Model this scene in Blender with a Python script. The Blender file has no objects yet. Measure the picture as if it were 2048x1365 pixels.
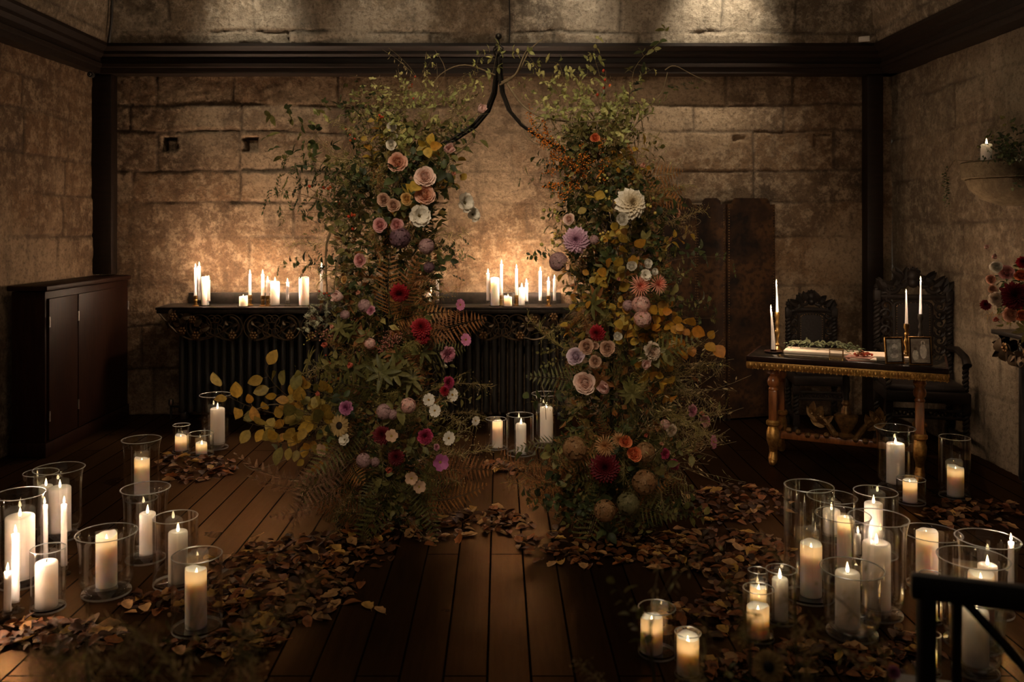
import bpy, bmesh, math, random
import numpy as np
from mathutils import Vector, Matrix, Euler

SC = bpy.context.scene
COL = SC.collection
F, H, CX, CY = 1750.0, 1.6, 1000.0, 450.0      # focal length (px of the 2048 frame), eye height, vanishing point
# ------------------------------------------------------------------ camera
cam = bpy.data.cameras.new('camera'); camo = bpy.data.objects.new('camera', cam); COL.objects.link(camo)
camo.location = (0, 0, H); camo.rotation_euler = (math.pi / 2, 0, 0)
cam.sensor_width = 36; cam.lens = F / 2048 * 36
cam.shift_x = (1024 - CX) / 2048; cam.shift_y = -(682.5 - CY) / 2048
cam.clip_start = 0.05
cam.dof.use_dof = True; cam.dof.focus_distance = 5.2; cam.dof.aperture_fstop = 2.8
SC.camera = camo
# ------------------------------------------------------------------ world, lamps, exposure
SC.view_settings.view_transform = 'Standard'; SC.view_settings.look = 'None'
SC.view_settings.gamma = 1; SC.view_settings.use_curve_mapping = False
SC.view_settings.exposure = 0.15
w = bpy.data.worlds.new('world'); SC.world = w; w.use_nodes = True
w.node_tree.nodes['Background'].inputs[0].default_value = (1.0, 0.78, 0.54, 1)
w.node_tree.nodes['Background'].inputs[1].default_value = 0.030
SC.cycles.transparent_max_bounces = 48
SC.cycles.max_bounces = 8; SC.cycles.diffuse_bounces = 3; SC.cycles.glossy_bounces = 4
SC.cycles.transmission_bounces = 6
SC.cycles.sample_clamp_indirect = 8.0
SC.cycles.use_denoising = True
def lamp(name, kind, loc, energy, color, parent=None, **kw):
    d = bpy.data.lights.new(name, kind); d.energy = energy; d.color = color
    rot = kw.pop('rot', None); target = kw.pop('target', None)
    for k, v in kw.items(): setattr(d, k, v)
    o = bpy.data.objects.new(name, d); COL.objects.link(o); o.location = loc
    if target is not None: o.rotation_euler = (Vector(target) - Vector(loc)).to_track_quat('-Z', 'Y').to_euler()
    elif rot: o.rotation_euler = rot
    if parent: o.parent = parent
    return o
FILL_C = (1.0, 0.79, 0.56)
lamp('overhead_fill', 'AREA', (0.0, 3.4, 5.2), 27, FILL_C, shape='DISK', size=2.2, target=(0, 4.4, 0))  # added soft fill from above for the ambient light, no fixture behind it
lamp('front_fill_spot', 'SPOT', (-0.7, -0.4, 4.2), 600, FILL_C, spot_size=math.radians(43), spot_blend=1.0, shadow_soft_size=0.45, target=(0, 4.7, 1.75))  # added unseen spot from the front, brightens the flowers on the arch
for sx, e in ((-2.0, 70), (-0.9, 30), (0.55, 60), (1.79, 170)):       # the spots washing the upper wall
    lamp('upper_wall_spot', 'SPOT', (sx, 6.50, 4.05), e, (1, 0.86, 0.66), spot_size=math.radians(58), spot_blend=1.0,
         shadow_soft_size=0.05, target=(sx, 7.02, 3.36))
CANDLE_E, CANDLE_C = 34.0, (1.0, 0.68, 0.45)

# ------------------------------------------------------------------ helpers
RNG = random.Random(11)
NP = np.random.RandomState(5)
def P(px, py, Y): return Vector(((px - CX) * Y / F, Y, H - (py - CY) * Y / F))
def FY(py): return F * H / (py - CY)
def smooth(a, b, x):
    t = np.clip((x - a) / (b - a), 0, 1); return t * t * (3 - 2 * t)

def vnoise(x, y, seed=0):
    rs = np.random.RandomState(seed); T = rs.rand(256, 256)
    xi = np.floor(x).astype(int); yi = np.floor(y).astype(int); fx = x - xi; fy = y - yi
    fx = fx * fx * (3 - 2 * fx); fy = fy * fy * (3 - 2 * fy)
    g = lambda a, b: T[a % 256, b % 256]
    return (g(xi, yi) * (1 - fx) + g(xi + 1, yi) * fx) * (1 - fy) + (g(xi, yi + 1) * (1 - fx) + g(xi + 1, yi + 1) * fx) * fy
def fbm(x, y, seed=0, octv=4):
    s = 0; a = .5
    for i in range(octv): s = s + a * vnoise(x * 2 ** i + 17 * i, y * 2 ** i + 31 * i, seed + i); a *= .5
    return s / (1 - .5 ** octv)

class MB:
    """collects polygons; build() links them as one mesh object"""
    def __init__(s): s.v = []; s.f = []; s.c = []; s.n = 0
    def add(s, vs, fs, col=(1, 1, 1)):
        vs = np.asarray(vs, dtype=np.float64).reshape(-1, 3); o = s.n
        if isinstance(fs, np.ndarray): s.f.append(fs + o)
        else:
            by = {}
            for f in fs: by.setdefault(len(f), []).append(f)
            for k, l in by.items(): s.f.append(np.array(l, dtype=np.int64) + o)
        s.v.append(vs); s.n += len(vs)
        c = np.asarray(col, dtype=np.float64)
        s.c.append(np.tile(c, (len(vs), 1)) if c.ndim == 1 else c)
        return s
    def box(s, c, d, bev=0.0, rotz=0.0, col=(1, 1, 1), m=None):
        bm = bmesh.new(); bmesh.ops.create_cube(bm, size=1)
        bmesh.ops.scale(bm, vec=d, verts=bm.verts)
        if bev: bmesh.ops.bevel(bm, geom=bm.edges[:], offset=bev, segments=2, affect='EDGES', profile=.5)
        bm.verts.index_update(); bm.verts.ensure_lookup_table()
        M = Matrix.Translation(c) @ Matrix.Rotation(rotz, 4, 'Z')
        if m is not None: M = Matrix.Translation(c) @ m.to_4x4()
        s.add([tuple(M @ v.co) for v in bm.verts], [tuple(v.index for v in f.verts) for f in bm.faces], col); bm.free(); return s
    def lathe(s, prof, c=(0, 0, 0), seg=24, col=(1, 1, 1), wob=None, axis=None):
        a = np.linspace(0, 2 * np.pi, seg, endpoint=False)
        vs = []
        for i, (r, z) in enumerate(prof):
            rr = np.full(seg, max(r, 1e-5)); zz = np.full(seg, float(z))
            if wob is not None: rr, zz = wob(i, a, rr, zz)
            vs.append(np.stack([rr * np.cos(a), rr * np.sin(a), zz], 1))
        vs = np.concatenate(vs); n = len(prof)
        i = np.arange(n - 1)[:, None] * seg; j = np.arange(seg)[None]; j2 = (j + 1) % seg
        fs = np.stack([i + j, i + j2, i + seg + j2, i + seg + j], -1).reshape(-1, 4)
        if axis is not None:
            q = Vector((0, 0, 1)).rotation_difference(Vector(axis)).to_matrix(); vs = vs @ np.array(q).T
        s.add(vs + np.array(c), fs, col); return s
    def tube(s, pts, rad, seg=7, col=(1, 1, 1), cap=True):
        pts = [Vector(p) for p in pts]; n = len(pts)
        rad = [rad] * n if isinstance(rad, (int, float)) else rad
        t0 = (pts[1] - pts[0]).normalized(); u = t0.orthogonal().normalized(); vs = []
        a = np.linspace(0, 2 * np.pi, seg, endpoint=False)
        for k in range(n):
            t = (pts[min(k + 1, n - 1)] - pts[max(k - 1, 0)])
            t = t.normalized() if t.length > 1e-9 else t0
            u = (u - t * u.dot(t)); u = u.normalized() if u.length > 1e-6 else t.orthogonal().normalized()
            v = t.cross(u)
            vs.append(np.array(pts[k]) + rad[k] * (np.outer(np.cos(a), u) + np.outer(np.sin(a), v)))
        i = np.arange(n - 1)[:, None] * seg; j = np.arange(seg)[None]; j2 = (j + 1) % seg
        fs = np.stack([i + j, i + j2, i + seg + j2, i + seg + j], -1).reshape(-1, 4)
        s.add(np.concatenate(vs), fs, col)
        if cap and seg > 3:
            s.f.append(np.array([list(range(s.n - n * seg, s.n - n * seg + seg))[::-1], list(range(s.n - seg, s.n))]))
        return s
    def ball(s, c, r, seg=10, col=(1, 1, 1), sq=(1, 1, 1)):
        k = max(4, seg // 2); pr = [(r * math.sin(math.pi * i / k), -r * math.cos(math.pi * i / k)) for i in range(k + 1)]
        m = MB().lathe(pr, seg=seg); s.add(m.v[0] * np.array(sq) + np.array(c), m.f[0], col); return s
    def leaves(s, pos, d, nrm, L, W, curl, col, hi=True, fold=.18):
        """vectorised leaves: base points, directions, face normals"""
        pos = np.asarray(pos, float); d = np.asarray(d, float); nrm = np.asarray(nrm, float); N = len(pos)
        d = d / np.linalg.norm(d, axis=1, keepdims=True)
        side = np.cross(d, nrm); side /= np.linalg.norm(side, axis=1, keepdims=True) + 1e-9
        up = np.cross(side, d)
        L = np.broadcast_to(L, (N,)); W = np.broadcast_to(W, (N,)); curl = np.broadcast_to(curl, (N,))
        col = np.asarray(col, float)
        if col.ndim == 1: col = np.tile(col, (N, 1))
        prof = [(0, .0), (.13, .56), (.30, .92), (.50, 1.0), (.70, .82), (.87, .45), (1, 0)] if hi else [(0, 0), (.45, 1), (1, 0)]
        pts = []
        for t, wv in prof:
            c = pos + d * (L * t)[:, None] - up * (curl * L * t * t)[:, None]
            if wv == 0: pts.append(c)
            else:
                e = side * (W * wv * .5)[:, None]; lift = up * (fold * W * wv)[:, None]
                pts += [c - e + lift, c, c + e + lift]
        K = len(pts); vs = np.stack(pts, 1).reshape(-1, 3)
        if hi: q = [(3 * a + 1 + b, 3 * a + 2 + b, 3 * a + 5 + b, 3 * a + 4 + b) for a in range(4) for b in (0, 1)]; t3 = [(0, 2, 1), (0, 3, 2), (13, 14, 16), (14, 15, 16)]
        else: q = []; t3 = [(0, 2, 1), (0, 3, 2), (1, 2, 4), (2, 3, 4)]
        o = (np.arange(N) * K)[:, None, None]
        cc = np.repeat(col, K, 0); base = s.n
        s.v.append(vs); s.c.append(cc); s.n += len(vs)
        if q: s.f.append((np.array(q)[None] + o).reshape(-1, 4) + base)
        s.f.append((np.array(t3)[None] + o).reshape(-1, 3) + base)
        return s
    def mesh(s, name, mat, smooth_=True, angle=40):
        me = bpy.data.meshes.new(name); V = np.concatenate(s.v)
        me.vertices.add(len(V)); me.vertices.foreach_set('co', V.astype(np.float32).ravel())
        tot = np.concatenate([np.full(len(f), f.shape[1]) for f in s.f]); li = np.concatenate([f.ravel() for f in s.f])
        me.loops.add(len(li)); me.loops.foreach_set('vertex_index', li.astype(np.int32))
        me.polygons.add(len(tot)); st = np.concatenate([[0], np.cumsum(tot)[:-1]])
        me.polygons.foreach_set('loop_start', st.astype(np.int32)); me.polygons.foreach_set('loop_total', tot.astype(np.int32))
        C = np.concatenate(s.c)
        if C.min() < .999 or C.max() > 1.001:
            at = me.color_attributes.new('Col', 'FLOAT_COLOR', 'POINT')
            at.data.foreach_set('color', np.concatenate([C, np.ones((len(C), 1))], 1).astype(np.float32).ravel())
        me.update(calc_edges=True); me.validate()
        me.polygons.foreach_set('use_smooth', np.full(len(me.polygons), smooth_))
        if smooth_ and angle < 180: me.set_sharp_from_angle(angle=math.radians(angle))
        me.materials.append(mat); return me
    def build(s, name, mat, parent=None, loc=(0, 0, 0), rot=None, smooth_=True, angle=40):
        return link(name, s.mesh(name, mat, smooth_, angle), parent, loc, rot)

def link(name, me, parent=None, loc=(0, 0, 0), rot=None):
    o = bpy.data.objects.new(name, me); COL.objects.link(o); o.location = loc
    if rot is not None: o.rotation_euler = rot
    if parent: o.parent = parent
    return o
def tag(o, label=None, cat=None, group=None, kind=None):
    if label: o['label'] = label
    if cat: o['category'] = cat
    if group: o['group'] = group
    if kind: o['kind'] = kind
    return o
def thing(name, label, cat, loc=(0, 0, 0), rotz=0.0, group=None, kind=None):
    o = bpy.data.objects.new(name, None); COL.objects.link(o); o.location = loc; o.rotation_euler = (0, 0, rotz)
    o.empty_display_size = .1
    return tag(o, label, cat, group, kind)
def dup(root, loc, label=None, rotz=None, scale=None):
    r = root.copy(); COL.objects.link(r); r.location = loc
    if rotz is not None: r.rotation_euler = (0, 0, rotz)
    if scale: r.scale = scale
    if label: r['label'] = label
    for ch in list(root.children):
        c = ch.copy(); COL.objects.link(c); c.parent = r
        for g in list(ch.children):
            d = g.copy(); COL.objects.link(d); d.parent = c
    return r

# ------------------------------------------------------------------ materials
def nodes(name):
    m = bpy.data.materials.new(name); m.use_nodes = True; nt = m.node_tree
    return m, nt, nt.nodes['Principled BSDF']
def N(nt, t, ins=None, **kw):
    n = nt.nodes.new(t)
    for k, v in kw.items(): setattr(n, k, v)
    for k, v in (ins or {}).items():
        if isinstance(v, bpy.types.NodeSocket): nt.links.new(v, n.inputs[k])
        else: n.inputs[k].default_value = v
    return n
def c4(c): return (c[0], c[1], c[2], 1)
def pmat(name, a, b, scale=8, rough=.5, metal=0, bump=.1, stretch=(1, 1, 1), coat=0, spec=.5, col=False, detail=6):
    """noise between two colours of the thing itself, plus a little relief"""
    m, nt, p = nodes(name)
    tc = N(nt, 'ShaderNodeTexCoord'); mp = N(nt, 'ShaderNodeMapping', {'Vector': tc.outputs['Object'], 'Scale': stretch})
    nz = N(nt, 'ShaderNodeTexNoise', {'Vector': mp.outputs[0], 'Scale': scale, 'Detail': detail, 'Roughness': .65})
    rp = N(nt, 'ShaderNodeMapRange', {'Value': nz.outputs['Fac'], 'From Min': .32, 'From Max': .68})
    mx = N(nt, 'ShaderNodeMix', {0: rp.outputs[0], 6: c4(a), 7: c4(b)}, data_type='RGBA')
    out = mx.outputs[2]
    if col:
        at = N(nt, 'ShaderNodeVertexColor', layer_name='Col')
        out = N(nt, 'ShaderNodeMix', {0: 1.0, 6: out, 7: at.outputs[0]}, data_type='RGBA', blend_type='MULTIPLY').outputs[2]
    nt.links.new(out, p.inputs['Base Color'])
    p.inputs['Roughness'].default_value = rough; p.inputs['Metallic'].default_value = metal
    p.inputs['Specular IOR Level'].default_value = spec; p.inputs['Coat Weight'].default_value = coat
    if bump:
        bp = N(nt, 'ShaderNodeBump', {'Height': nz.outputs['Fac'], 'Strength': bump, 'Distance': .01}); nt.links.new(bp.outputs[0], p.inputs['Normal'])
    return m
def leafmat(name, rough=.5, trans=.35):
    """leaf or petal: its own colour from the mesh, lets some light through"""
    m, nt, p = nodes(name)
    at = N(nt, 'ShaderNodeVertexColor', layer_name='Col')
    tc = N(nt, 'ShaderNodeTexCoord'); nz = N(nt, 'ShaderNodeTexNoise', {'Vector': tc.outputs['Object'], 'Scale': 55, 'Detail': 3})
    rp = N(nt, 'ShaderNodeMapRange', {'Value': nz.outputs['Fac'], 'From Min': .3, 'From Max': .7, 'To Min': .72, 'To Max': 1.2})
    hs = N(nt, 'ShaderNodeHueSaturation', {'Value': rp.outputs[0], 'Color': at.outputs[0]})
    nt.links.new(hs.outputs[0], p.inputs['Base Color']); p.inputs['Roughness'].default_value = rough
    p.inputs['Specular IOR Level'].default_value = .3
    tr = N(nt, 'ShaderNodeBsdfTranslucent', {'Color': hs.outputs[0]})
    mx = N(nt, 'ShaderNodeMixShader', {0: trans, 1: p.outputs[0], 2: tr.outputs[0]})
    nt.links.new(mx.outputs[0], nt.nodes['Material Output'].inputs[0]); return m

def stone_mat(name, dark, mid, pale, warm):
    m, nt, p = nodes(name)
    geo = N(nt, 'ShaderNodeNewGeometry'); at = N(nt, 'ShaderNodeVertexColor', layer_name='Col')
    sep = N(nt, 'ShaderNodeSeparateColor', {0: at.outputs[0]})
    pos = geo.outputs['Position']
    n1 = N(nt, 'ShaderNodeTexNoise', {'Vector': pos, 'Scale': 1.7, 'Detail': 9, 'Roughness': .68})
    n2 = N(nt, 'ShaderNodeTexNoise', {'Vector': pos, 'Scale': 10, 'Detail': 10, 'Roughness': .78})
    n3 = N(nt, 'ShaderNodeTexNoise', {'Vector': pos, 'Scale': 38, 'Detail': 6, 'Roughness': .75})
    st = N(nt, 'ShaderNodeMapping', {'Vector': pos, 'Scale': (5, 5, 1.3)})
    n4 = N(nt, 'ShaderNodeTexNoise', {'Vector': st.outputs[0], 'Scale': 1.6, 'Detail': 6, 'Roughness': .6})
    r = lambda v, a, b, c=0., d=1.: N(nt, 'ShaderNodeMapRange', {'Value': v, 'From Min': a, 'From Max': b, 'To Min': c, 'To Max': d}).outputs[0]
    mix = lambda f, a, b, bt='MIX': N(nt, 'ShaderNodeMix', {0: f, 6: a, 7: b}, data_type='RGBA', blend_type=bt).outputs[2]
    c = mix(r(n1.outputs['Fac'], .36, .62), c4(dark), c4(mid))
    c = mix(r(sep.outputs[0], 0, 1, 0, .55), c, c4(warm))
    c = mix(r(n2.outputs['Fac'], .47, .62, 0, .80), c, c4(pale))
    c = mix(r(sep.outputs[2], .5, .68, 0, .75), c, c4([x * .92 for x in pale]))           # remains of limewash
    c = mix(r(n4.outputs['Fac'], .54, .68, 0, .42), c, c4([x * .75 for x in dark]))       # run-off streaks
    c = mix(r(n3.outputs['Fac'], .48, .64, 0, .62), c, c4(dark))
    c = mix(N(nt, 'ShaderNodeMath', {0: sep.outputs[1], 1: .66}, operation='MULTIPLY').outputs[0], c, c4([x * .8 for x in dark]))
    nt.links.new(c, p.inputs['Base Color']); p.inputs['Roughness'].default_value = .82; p.inputs['Specular IOR Level'].default_value = .35
    h = N(nt, 'ShaderNodeMath', {0: n2.outputs['Fac'], 1: n3.outputs['Fac']}, operation='ADD')
    bp = N(nt, 'ShaderNodeBump', {'Height': h.outputs[0], 'Strength': .8, 'Distance': .025}); nt.links.new(bp.outputs[0], p.inputs['Normal'])
    return m
M = {}
M['stone'] = stone_mat('old_stone', (.050, .030, .016), (.170, .106, .057), (.40, .285, .178), (.23, .125, .055))
M['stone_grey'] = stone_mat('grey_stone', (.070, .050, .031), (.185, .138, .087), (.36, .29, .20), (.21, .145, .085))
M['plaster'] = stone_mat('old_plaster', (.06, .045, .03), (.22, .17, .115), (.46, .38, .28), (.25, .18, .11))
M['beam'] = pmat('black_oak', (.007, .004, .0025), (.017, .009, .005), 6, .55, spec=.25, bump=.15, stretch=(1, 6, 6))
M['mahogany'] = pmat('dark_mahogany', (.010, .0035, .002), (.022, .008, .004), 5, .5, spec=.12, bump=.05, stretch=(8, 8, 1))
M['ironblack'] = pmat('black_iron', (.014, .012, .010), (.034, .028, .022), 20, .42, metal=.7, bump=.15)
M['ironscroll'] = pmat('dark_bronze_iron', (.05, .034, .02), (.13, .085, .048), 18, .38, metal=.8, bump=.15)
M['rosette'] = pmat('bronze_rosette', (.10, .055, .022), (.22, .12, .05), 30, .4, metal=.8, bump=.2)
M['radiator'] = pmat('radiator_black', (.010, .009, .008), (.020, .017, .014), 12, .4, bump=.08)
M['steel'] = pmat('hinge_steel', (.35, .33, .30), (.5, .47, .42), 30, .3, metal=1, bump=.05)
M['brass'] = pmat('aged_brass', (.28, .15, .045), (.55, .34, .12), 24, .32, metal=1, bump=.1)
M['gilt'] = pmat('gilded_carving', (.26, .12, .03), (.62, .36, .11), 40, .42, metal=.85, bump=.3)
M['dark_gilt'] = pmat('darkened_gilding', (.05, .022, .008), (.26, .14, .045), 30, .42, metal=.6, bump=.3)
M['tablewood'] = pmat('red_brown_wood', (.10, .030, .010), (.30, .105, .030), 7, .3, bump=.12, stretch=(5, 5, 1), coat=.3)
M['ebony'] = pmat('ebonised_oak', (.007, .006, .005), (.020, .015, .012), 14, .45, bump=.2, spec=.14)
M['leather'] = pmat('black_leather', (.010, .008, .007), (.022, .018, .016), 60, .42, bump=.3, spec=.18)
M['studs'] = pmat('brass_studs', (.20, .13, .06), (.34, .22, .10), 30, .35, metal=1, bump=0)
M['paper'] = pmat('cream_paper', (.62, .52, .40), (.72, .62, .49), 9, .7, bump=.03)
M['pinkpaper'] = pmat('blush_paper', (.42, .20, .15), (.55, .30, .23), 9, .7, bump=.03)
M['corbel'] = stone_mat('corbel_stone', (.09, .062, .032), (.17, .122, .062), (.24, .18, .10), (.18, .13, .065))
M['wick'] = pmat('burnt_wick', (.01, .008, .006), (.03, .02, .015), 40, .9)
M['cable'] = pmat('black_cable', (.01, .009, .008), (.018, .016, .014), 40, .5)
M['white_plastic'] = pmat('dull_white_plastic', (.45, .42, .37), (.52, .48, .42), 20, .5)
M['chairwood'] = pmat('foreground_dark_wood', (.006, .004, .003), (.014, .009, .006), 10, .5, bump=.06, stretch=(4, 4, 1))
M['leaf'] = leafmat('leaf')
M['petal'] = leafmat('petal', .6, .3)
M['dry'] = leafmat('dry_leaf', .6, .2)
M['stem'] = pmat('woody_stem', (.10, .065, .03), (.22, .16, .08), 30, .7)
M['greenstem'] = pmat('green_stem', (.07, .075, .02), (.15, .15, .045), 30, .6)
M['berry'] = leafmat('berry_skin', .25, .1)

def screen_mat():
    m, nt, p = nodes('damask_leather')
    tc = N(nt, 'ShaderNodeTexCoord'); n0 = N(nt, 'ShaderNodeTexNoise', {'Vector': tc.outputs['Object'], 'Scale': 3, 'Detail': 5})
    mxv = N(nt, 'ShaderNodeMix', {0: .22, 4: tc.outputs['Object'], 5: n0.outputs['Color']}, data_type='VECTOR')
    vo = N(nt, 'ShaderNodeTexVoronoi', {'Vector': mxv.outputs[1], 'Scale': 7.5}, feature='SMOOTH_F1')
    rr = N(nt, 'ShaderNodeMapRange', {'Value': vo.outputs['Distance'], 'From Min': .25, 'From Max': .55})
    n2 = N(nt, 'ShaderNodeTexNoise', {'Vector': tc.outputs['Object'], 'Scale': 26, 'Detail': 6})
    r2 = N(nt, 'ShaderNodeMapRange', {'Value': n2.outputs['Fac'], 'From Min': .42, 'From Max': .62})
    a = N(nt, 'ShaderNodeMix', {0: rr.outputs[0], 6: (.008, .005, .004, 1), 7: (.060, .028, .011, 1)}, data_type='RGBA')
    b = N(nt, 'ShaderNodeMix', {0: r2.outputs[0], 6: a.outputs[2], 7: (.020, .010, .006, 1)}, data_type='RGBA')
    nt.links.new(b.outputs[2], p.inputs['Base Color']); p.inputs['Roughness'].default_value = .6; p.inputs['Specular IOR Level'].default_value = .15
    bp = N(nt, 'ShaderNodeBump', {'Height': vo.outputs['Distance'], 'Strength': .3, 'Distance': .01}); nt.links.new(bp.outputs[0], p.inputs['Normal'])
    return m
M['screen'] = screen_mat()

def floor_mat():
    m, nt, p = nodes('dark_floorboards')
    geo = N(nt, 'ShaderNodeNewGeometry')
    mp = N(nt, 'ShaderNodeMapping', {'Vector': geo.outputs['Position'], 'Rotation': (0, 0, math.pi / 2), 'Location': (0, .045, 0)})
    br = N(nt, 'ShaderNodeTexBrick', {'Vector': mp.outputs[0], 'Color1': (.3, .3, .3, 1), 'Color2': (1, 1, 1, 1), 'Mortar': (0, 0, 0, 1), 'Scale': 1.0,
          'Mortar Size': .005, 'Mortar Smooth': .3, 'Bias': 0., 'Brick Width': 3.1, 'Row Height': .155}, offset=.37)
    st = N(nt, 'ShaderNodeMapping', {'Vector': geo.outputs['Position'], 'Scale': (14, 1.2, 1)})
    gr = N(nt, 'ShaderNodeTexNoise', {'Vector': st.outputs[0], 'Scale': 3, 'Detail': 8, 'Roughness': .6})
    wr = N(nt, 'ShaderNodeTexNoise', {'Vector': geo.outputs['Position'], 'Scale': 3.2, 'Detail': 6})
    a = N(nt, 'ShaderNodeMix', {0: gr.outputs['Fac'], 6: (.005, .0026, .0016, 1), 7: (.030, .0155, .007, 1)}, data_type='RGBA')
    b = N(nt, 'ShaderNodeMix', {0: .75, 6: a.outputs[2], 7: br.outputs['Color']}, data_type='RGBA', blend_type='MULTIPLY')
    rr = N(nt, 'ShaderNodeMapRange', {'Value': wr.outputs['Fac'], 'From Min': .3, 'From Max': .7, 'To Min': .27, 'To Max': .36})
    h = N(nt, 'ShaderNodeMath', {0: br.outputs['Fac'], 1: -3.0}, operation='MULTIPLY')
    h2 = N(nt, 'ShaderNodeMath', {0: h.outputs[0], 1: gr.outputs['Fac']}, operation='ADD')
    bp = N(nt, 'ShaderNodeBump', {'Height': h2.outputs[0], 'Strength': .25, 'Distance': .006})
    # worn brown varnish over the wood: diffuse boards under a tinted sheen
    nt.nodes.remove(p)
    df = N(nt, 'ShaderNodeBsdfDiffuse', {'Color': b.outputs[2], 'Normal': bp.outputs[0]})
    gl = N(nt, 'ShaderNodeBsdfGlossy', {'Color': (.72, .40, .19, 1), 'Roughness': rr.outputs[0], 'Normal': bp.outputs[0]})
    lw = N(nt, 'ShaderNodeLayerWeight', {'Blend': .5, 'Normal': bp.outputs[0]}); pw = N(nt, 'ShaderNodeMath', {0: lw.outputs['Facing'], 1: 4.5}, operation='POWER')
    fr = N(nt, 'ShaderNodeMapRange', {'Value': pw.outputs[0], 'To Min': .02, 'To Max': .20})
    iv = N(nt, 'ShaderNodeMath', {0: 1.0, 1: br.outputs['Fac']}, operation='SUBTRACT'); fr = N(nt, 'ShaderNodeMath', {0: fr.outputs[0], 1: iv.outputs[0]}, operation='MULTIPLY')
    ms = N(nt, 'ShaderNodeMixShader', {0: fr.outputs[0], 1: df.outputs[0], 2: gl.outputs[0]}); nt.links.new(ms.outputs[0], nt.nodes['Material Output'].inputs[0])
    return m
M['floor'] = floor_mat()

def glass_mat():
    m, nt, p = nodes('clear_glass'); nt.nodes.remove(p)
    lw = N(nt, 'ShaderNodeLayerWeight', {'Blend': .5})
    pw = N(nt, 'ShaderNodeMath', {0: lw.outputs['Facing'], 1: 3.2}, operation='POWER')
    fr = N(nt, 'ShaderNodeMapRange', {'Value': pw.outputs[0], 'To Min': .06, 'To Max': .85})
    tr = N(nt, 'ShaderNodeBsdfTransparent', {'Color': (.985, .985, .98, 1)}); gl = N(nt, 'ShaderNodeBsdfGlossy', {'Color': (1, 1, 1, 1), 'Roughness': .02})
    mx = N(nt, 'ShaderNodeMixShader', {0: fr.outputs[0], 1: tr.outputs[0], 2: gl.outputs[0]})
    nt.links.new(mx.outputs[0], nt.nodes['Material Output'].inputs[0]); return m
M['glass'] = glass_mat()
def rim_mat():
    """rounded, fire polished glass edge: scatters more of the light that runs up the wall"""
    m, nt, p = nodes('glass_edge'); nt.nodes.remove(p)
    tr = N(nt, 'ShaderNodeBsdfTransparent', {'Color': (.96, .96, .95, 1)}); gl = N(nt, 'ShaderNodeBsdfGlossy', {'Color': (1, 1, 1, 1), 'Roughness': .22}); tl = N(nt, 'ShaderNodeBsdfTranslucent', {'Color': (.9, .9, .88, 1)})
    a = N(nt, 'ShaderNodeMixShader', {0: .45, 1: gl.outputs[0], 2: tl.outputs[0]}); b = N(nt, 'ShaderNodeMixShader', {0: .6, 1: tr.outputs[0], 2: a.outputs[0]})
    nt.links.new(b.outputs[0], nt.nodes['Material Output'].inputs[0]); return m
M['rim'] = rim_mat()
def wax_mat(name, c, c2, sc=.13, wt=1.0, rad=(1.0, .88, .76)):
    m, nt, p = nodes(name)
    tc = N(nt, 'ShaderNodeTexCoord'); nz = N(nt, 'ShaderNodeTexNoise', {'Vector': tc.outputs['Object'], 'Scale': 14, 'Detail': 4})
    mx = N(nt, 'ShaderNodeMix', {0: nz.outputs['Fac'], 6: c4(c), 7: c4(c2)}, data_type='RGBA'); nt.links.new(mx.outputs[2], p.inputs['Base Color'])
    p.inputs['Roughness'].default_value = .42; p.inputs['Subsurface Weight'].default_value = wt
    p.inputs['Subsurface Radius'].default_value = rad; p.inputs['Subsurface Scale'].default_value = sc
    return m
M['wax'] = wax_mat('ivory_wax', (.95, .81, .75), (.91, .77, .70))
M['soft_wax'] = wax_mat('warm_soft_wax', (.95, .81, .74), (.93, .77, .69), .055, 1.0, (1.0, .72, .46))
def flame_mat():
    m, nt, p = nodes('candle_flame'); nt.nodes.remove(p)
    tc = N(nt, 'ShaderNodeTexCoord'); sx = N(nt, 'ShaderNodeSeparateXYZ', {0: tc.outputs['Generated']})
    cr = N(nt, 'ShaderNodeMix', {0: sx.outputs[2], 6: (1, .80, .46, 1), 7: (1, .66, .28, 1)}, data_type='RGBA')
    em = N(nt, 'ShaderNodeEmission', {'Color': cr.outputs[2], 'Strength': 9.0})
    nt.links.new(em.outputs[0], nt.nodes['Material Output'].inputs[0]); m.cycles.emission_sampling = 'NONE'; return m
M['flame'] = flame_mat()
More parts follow.
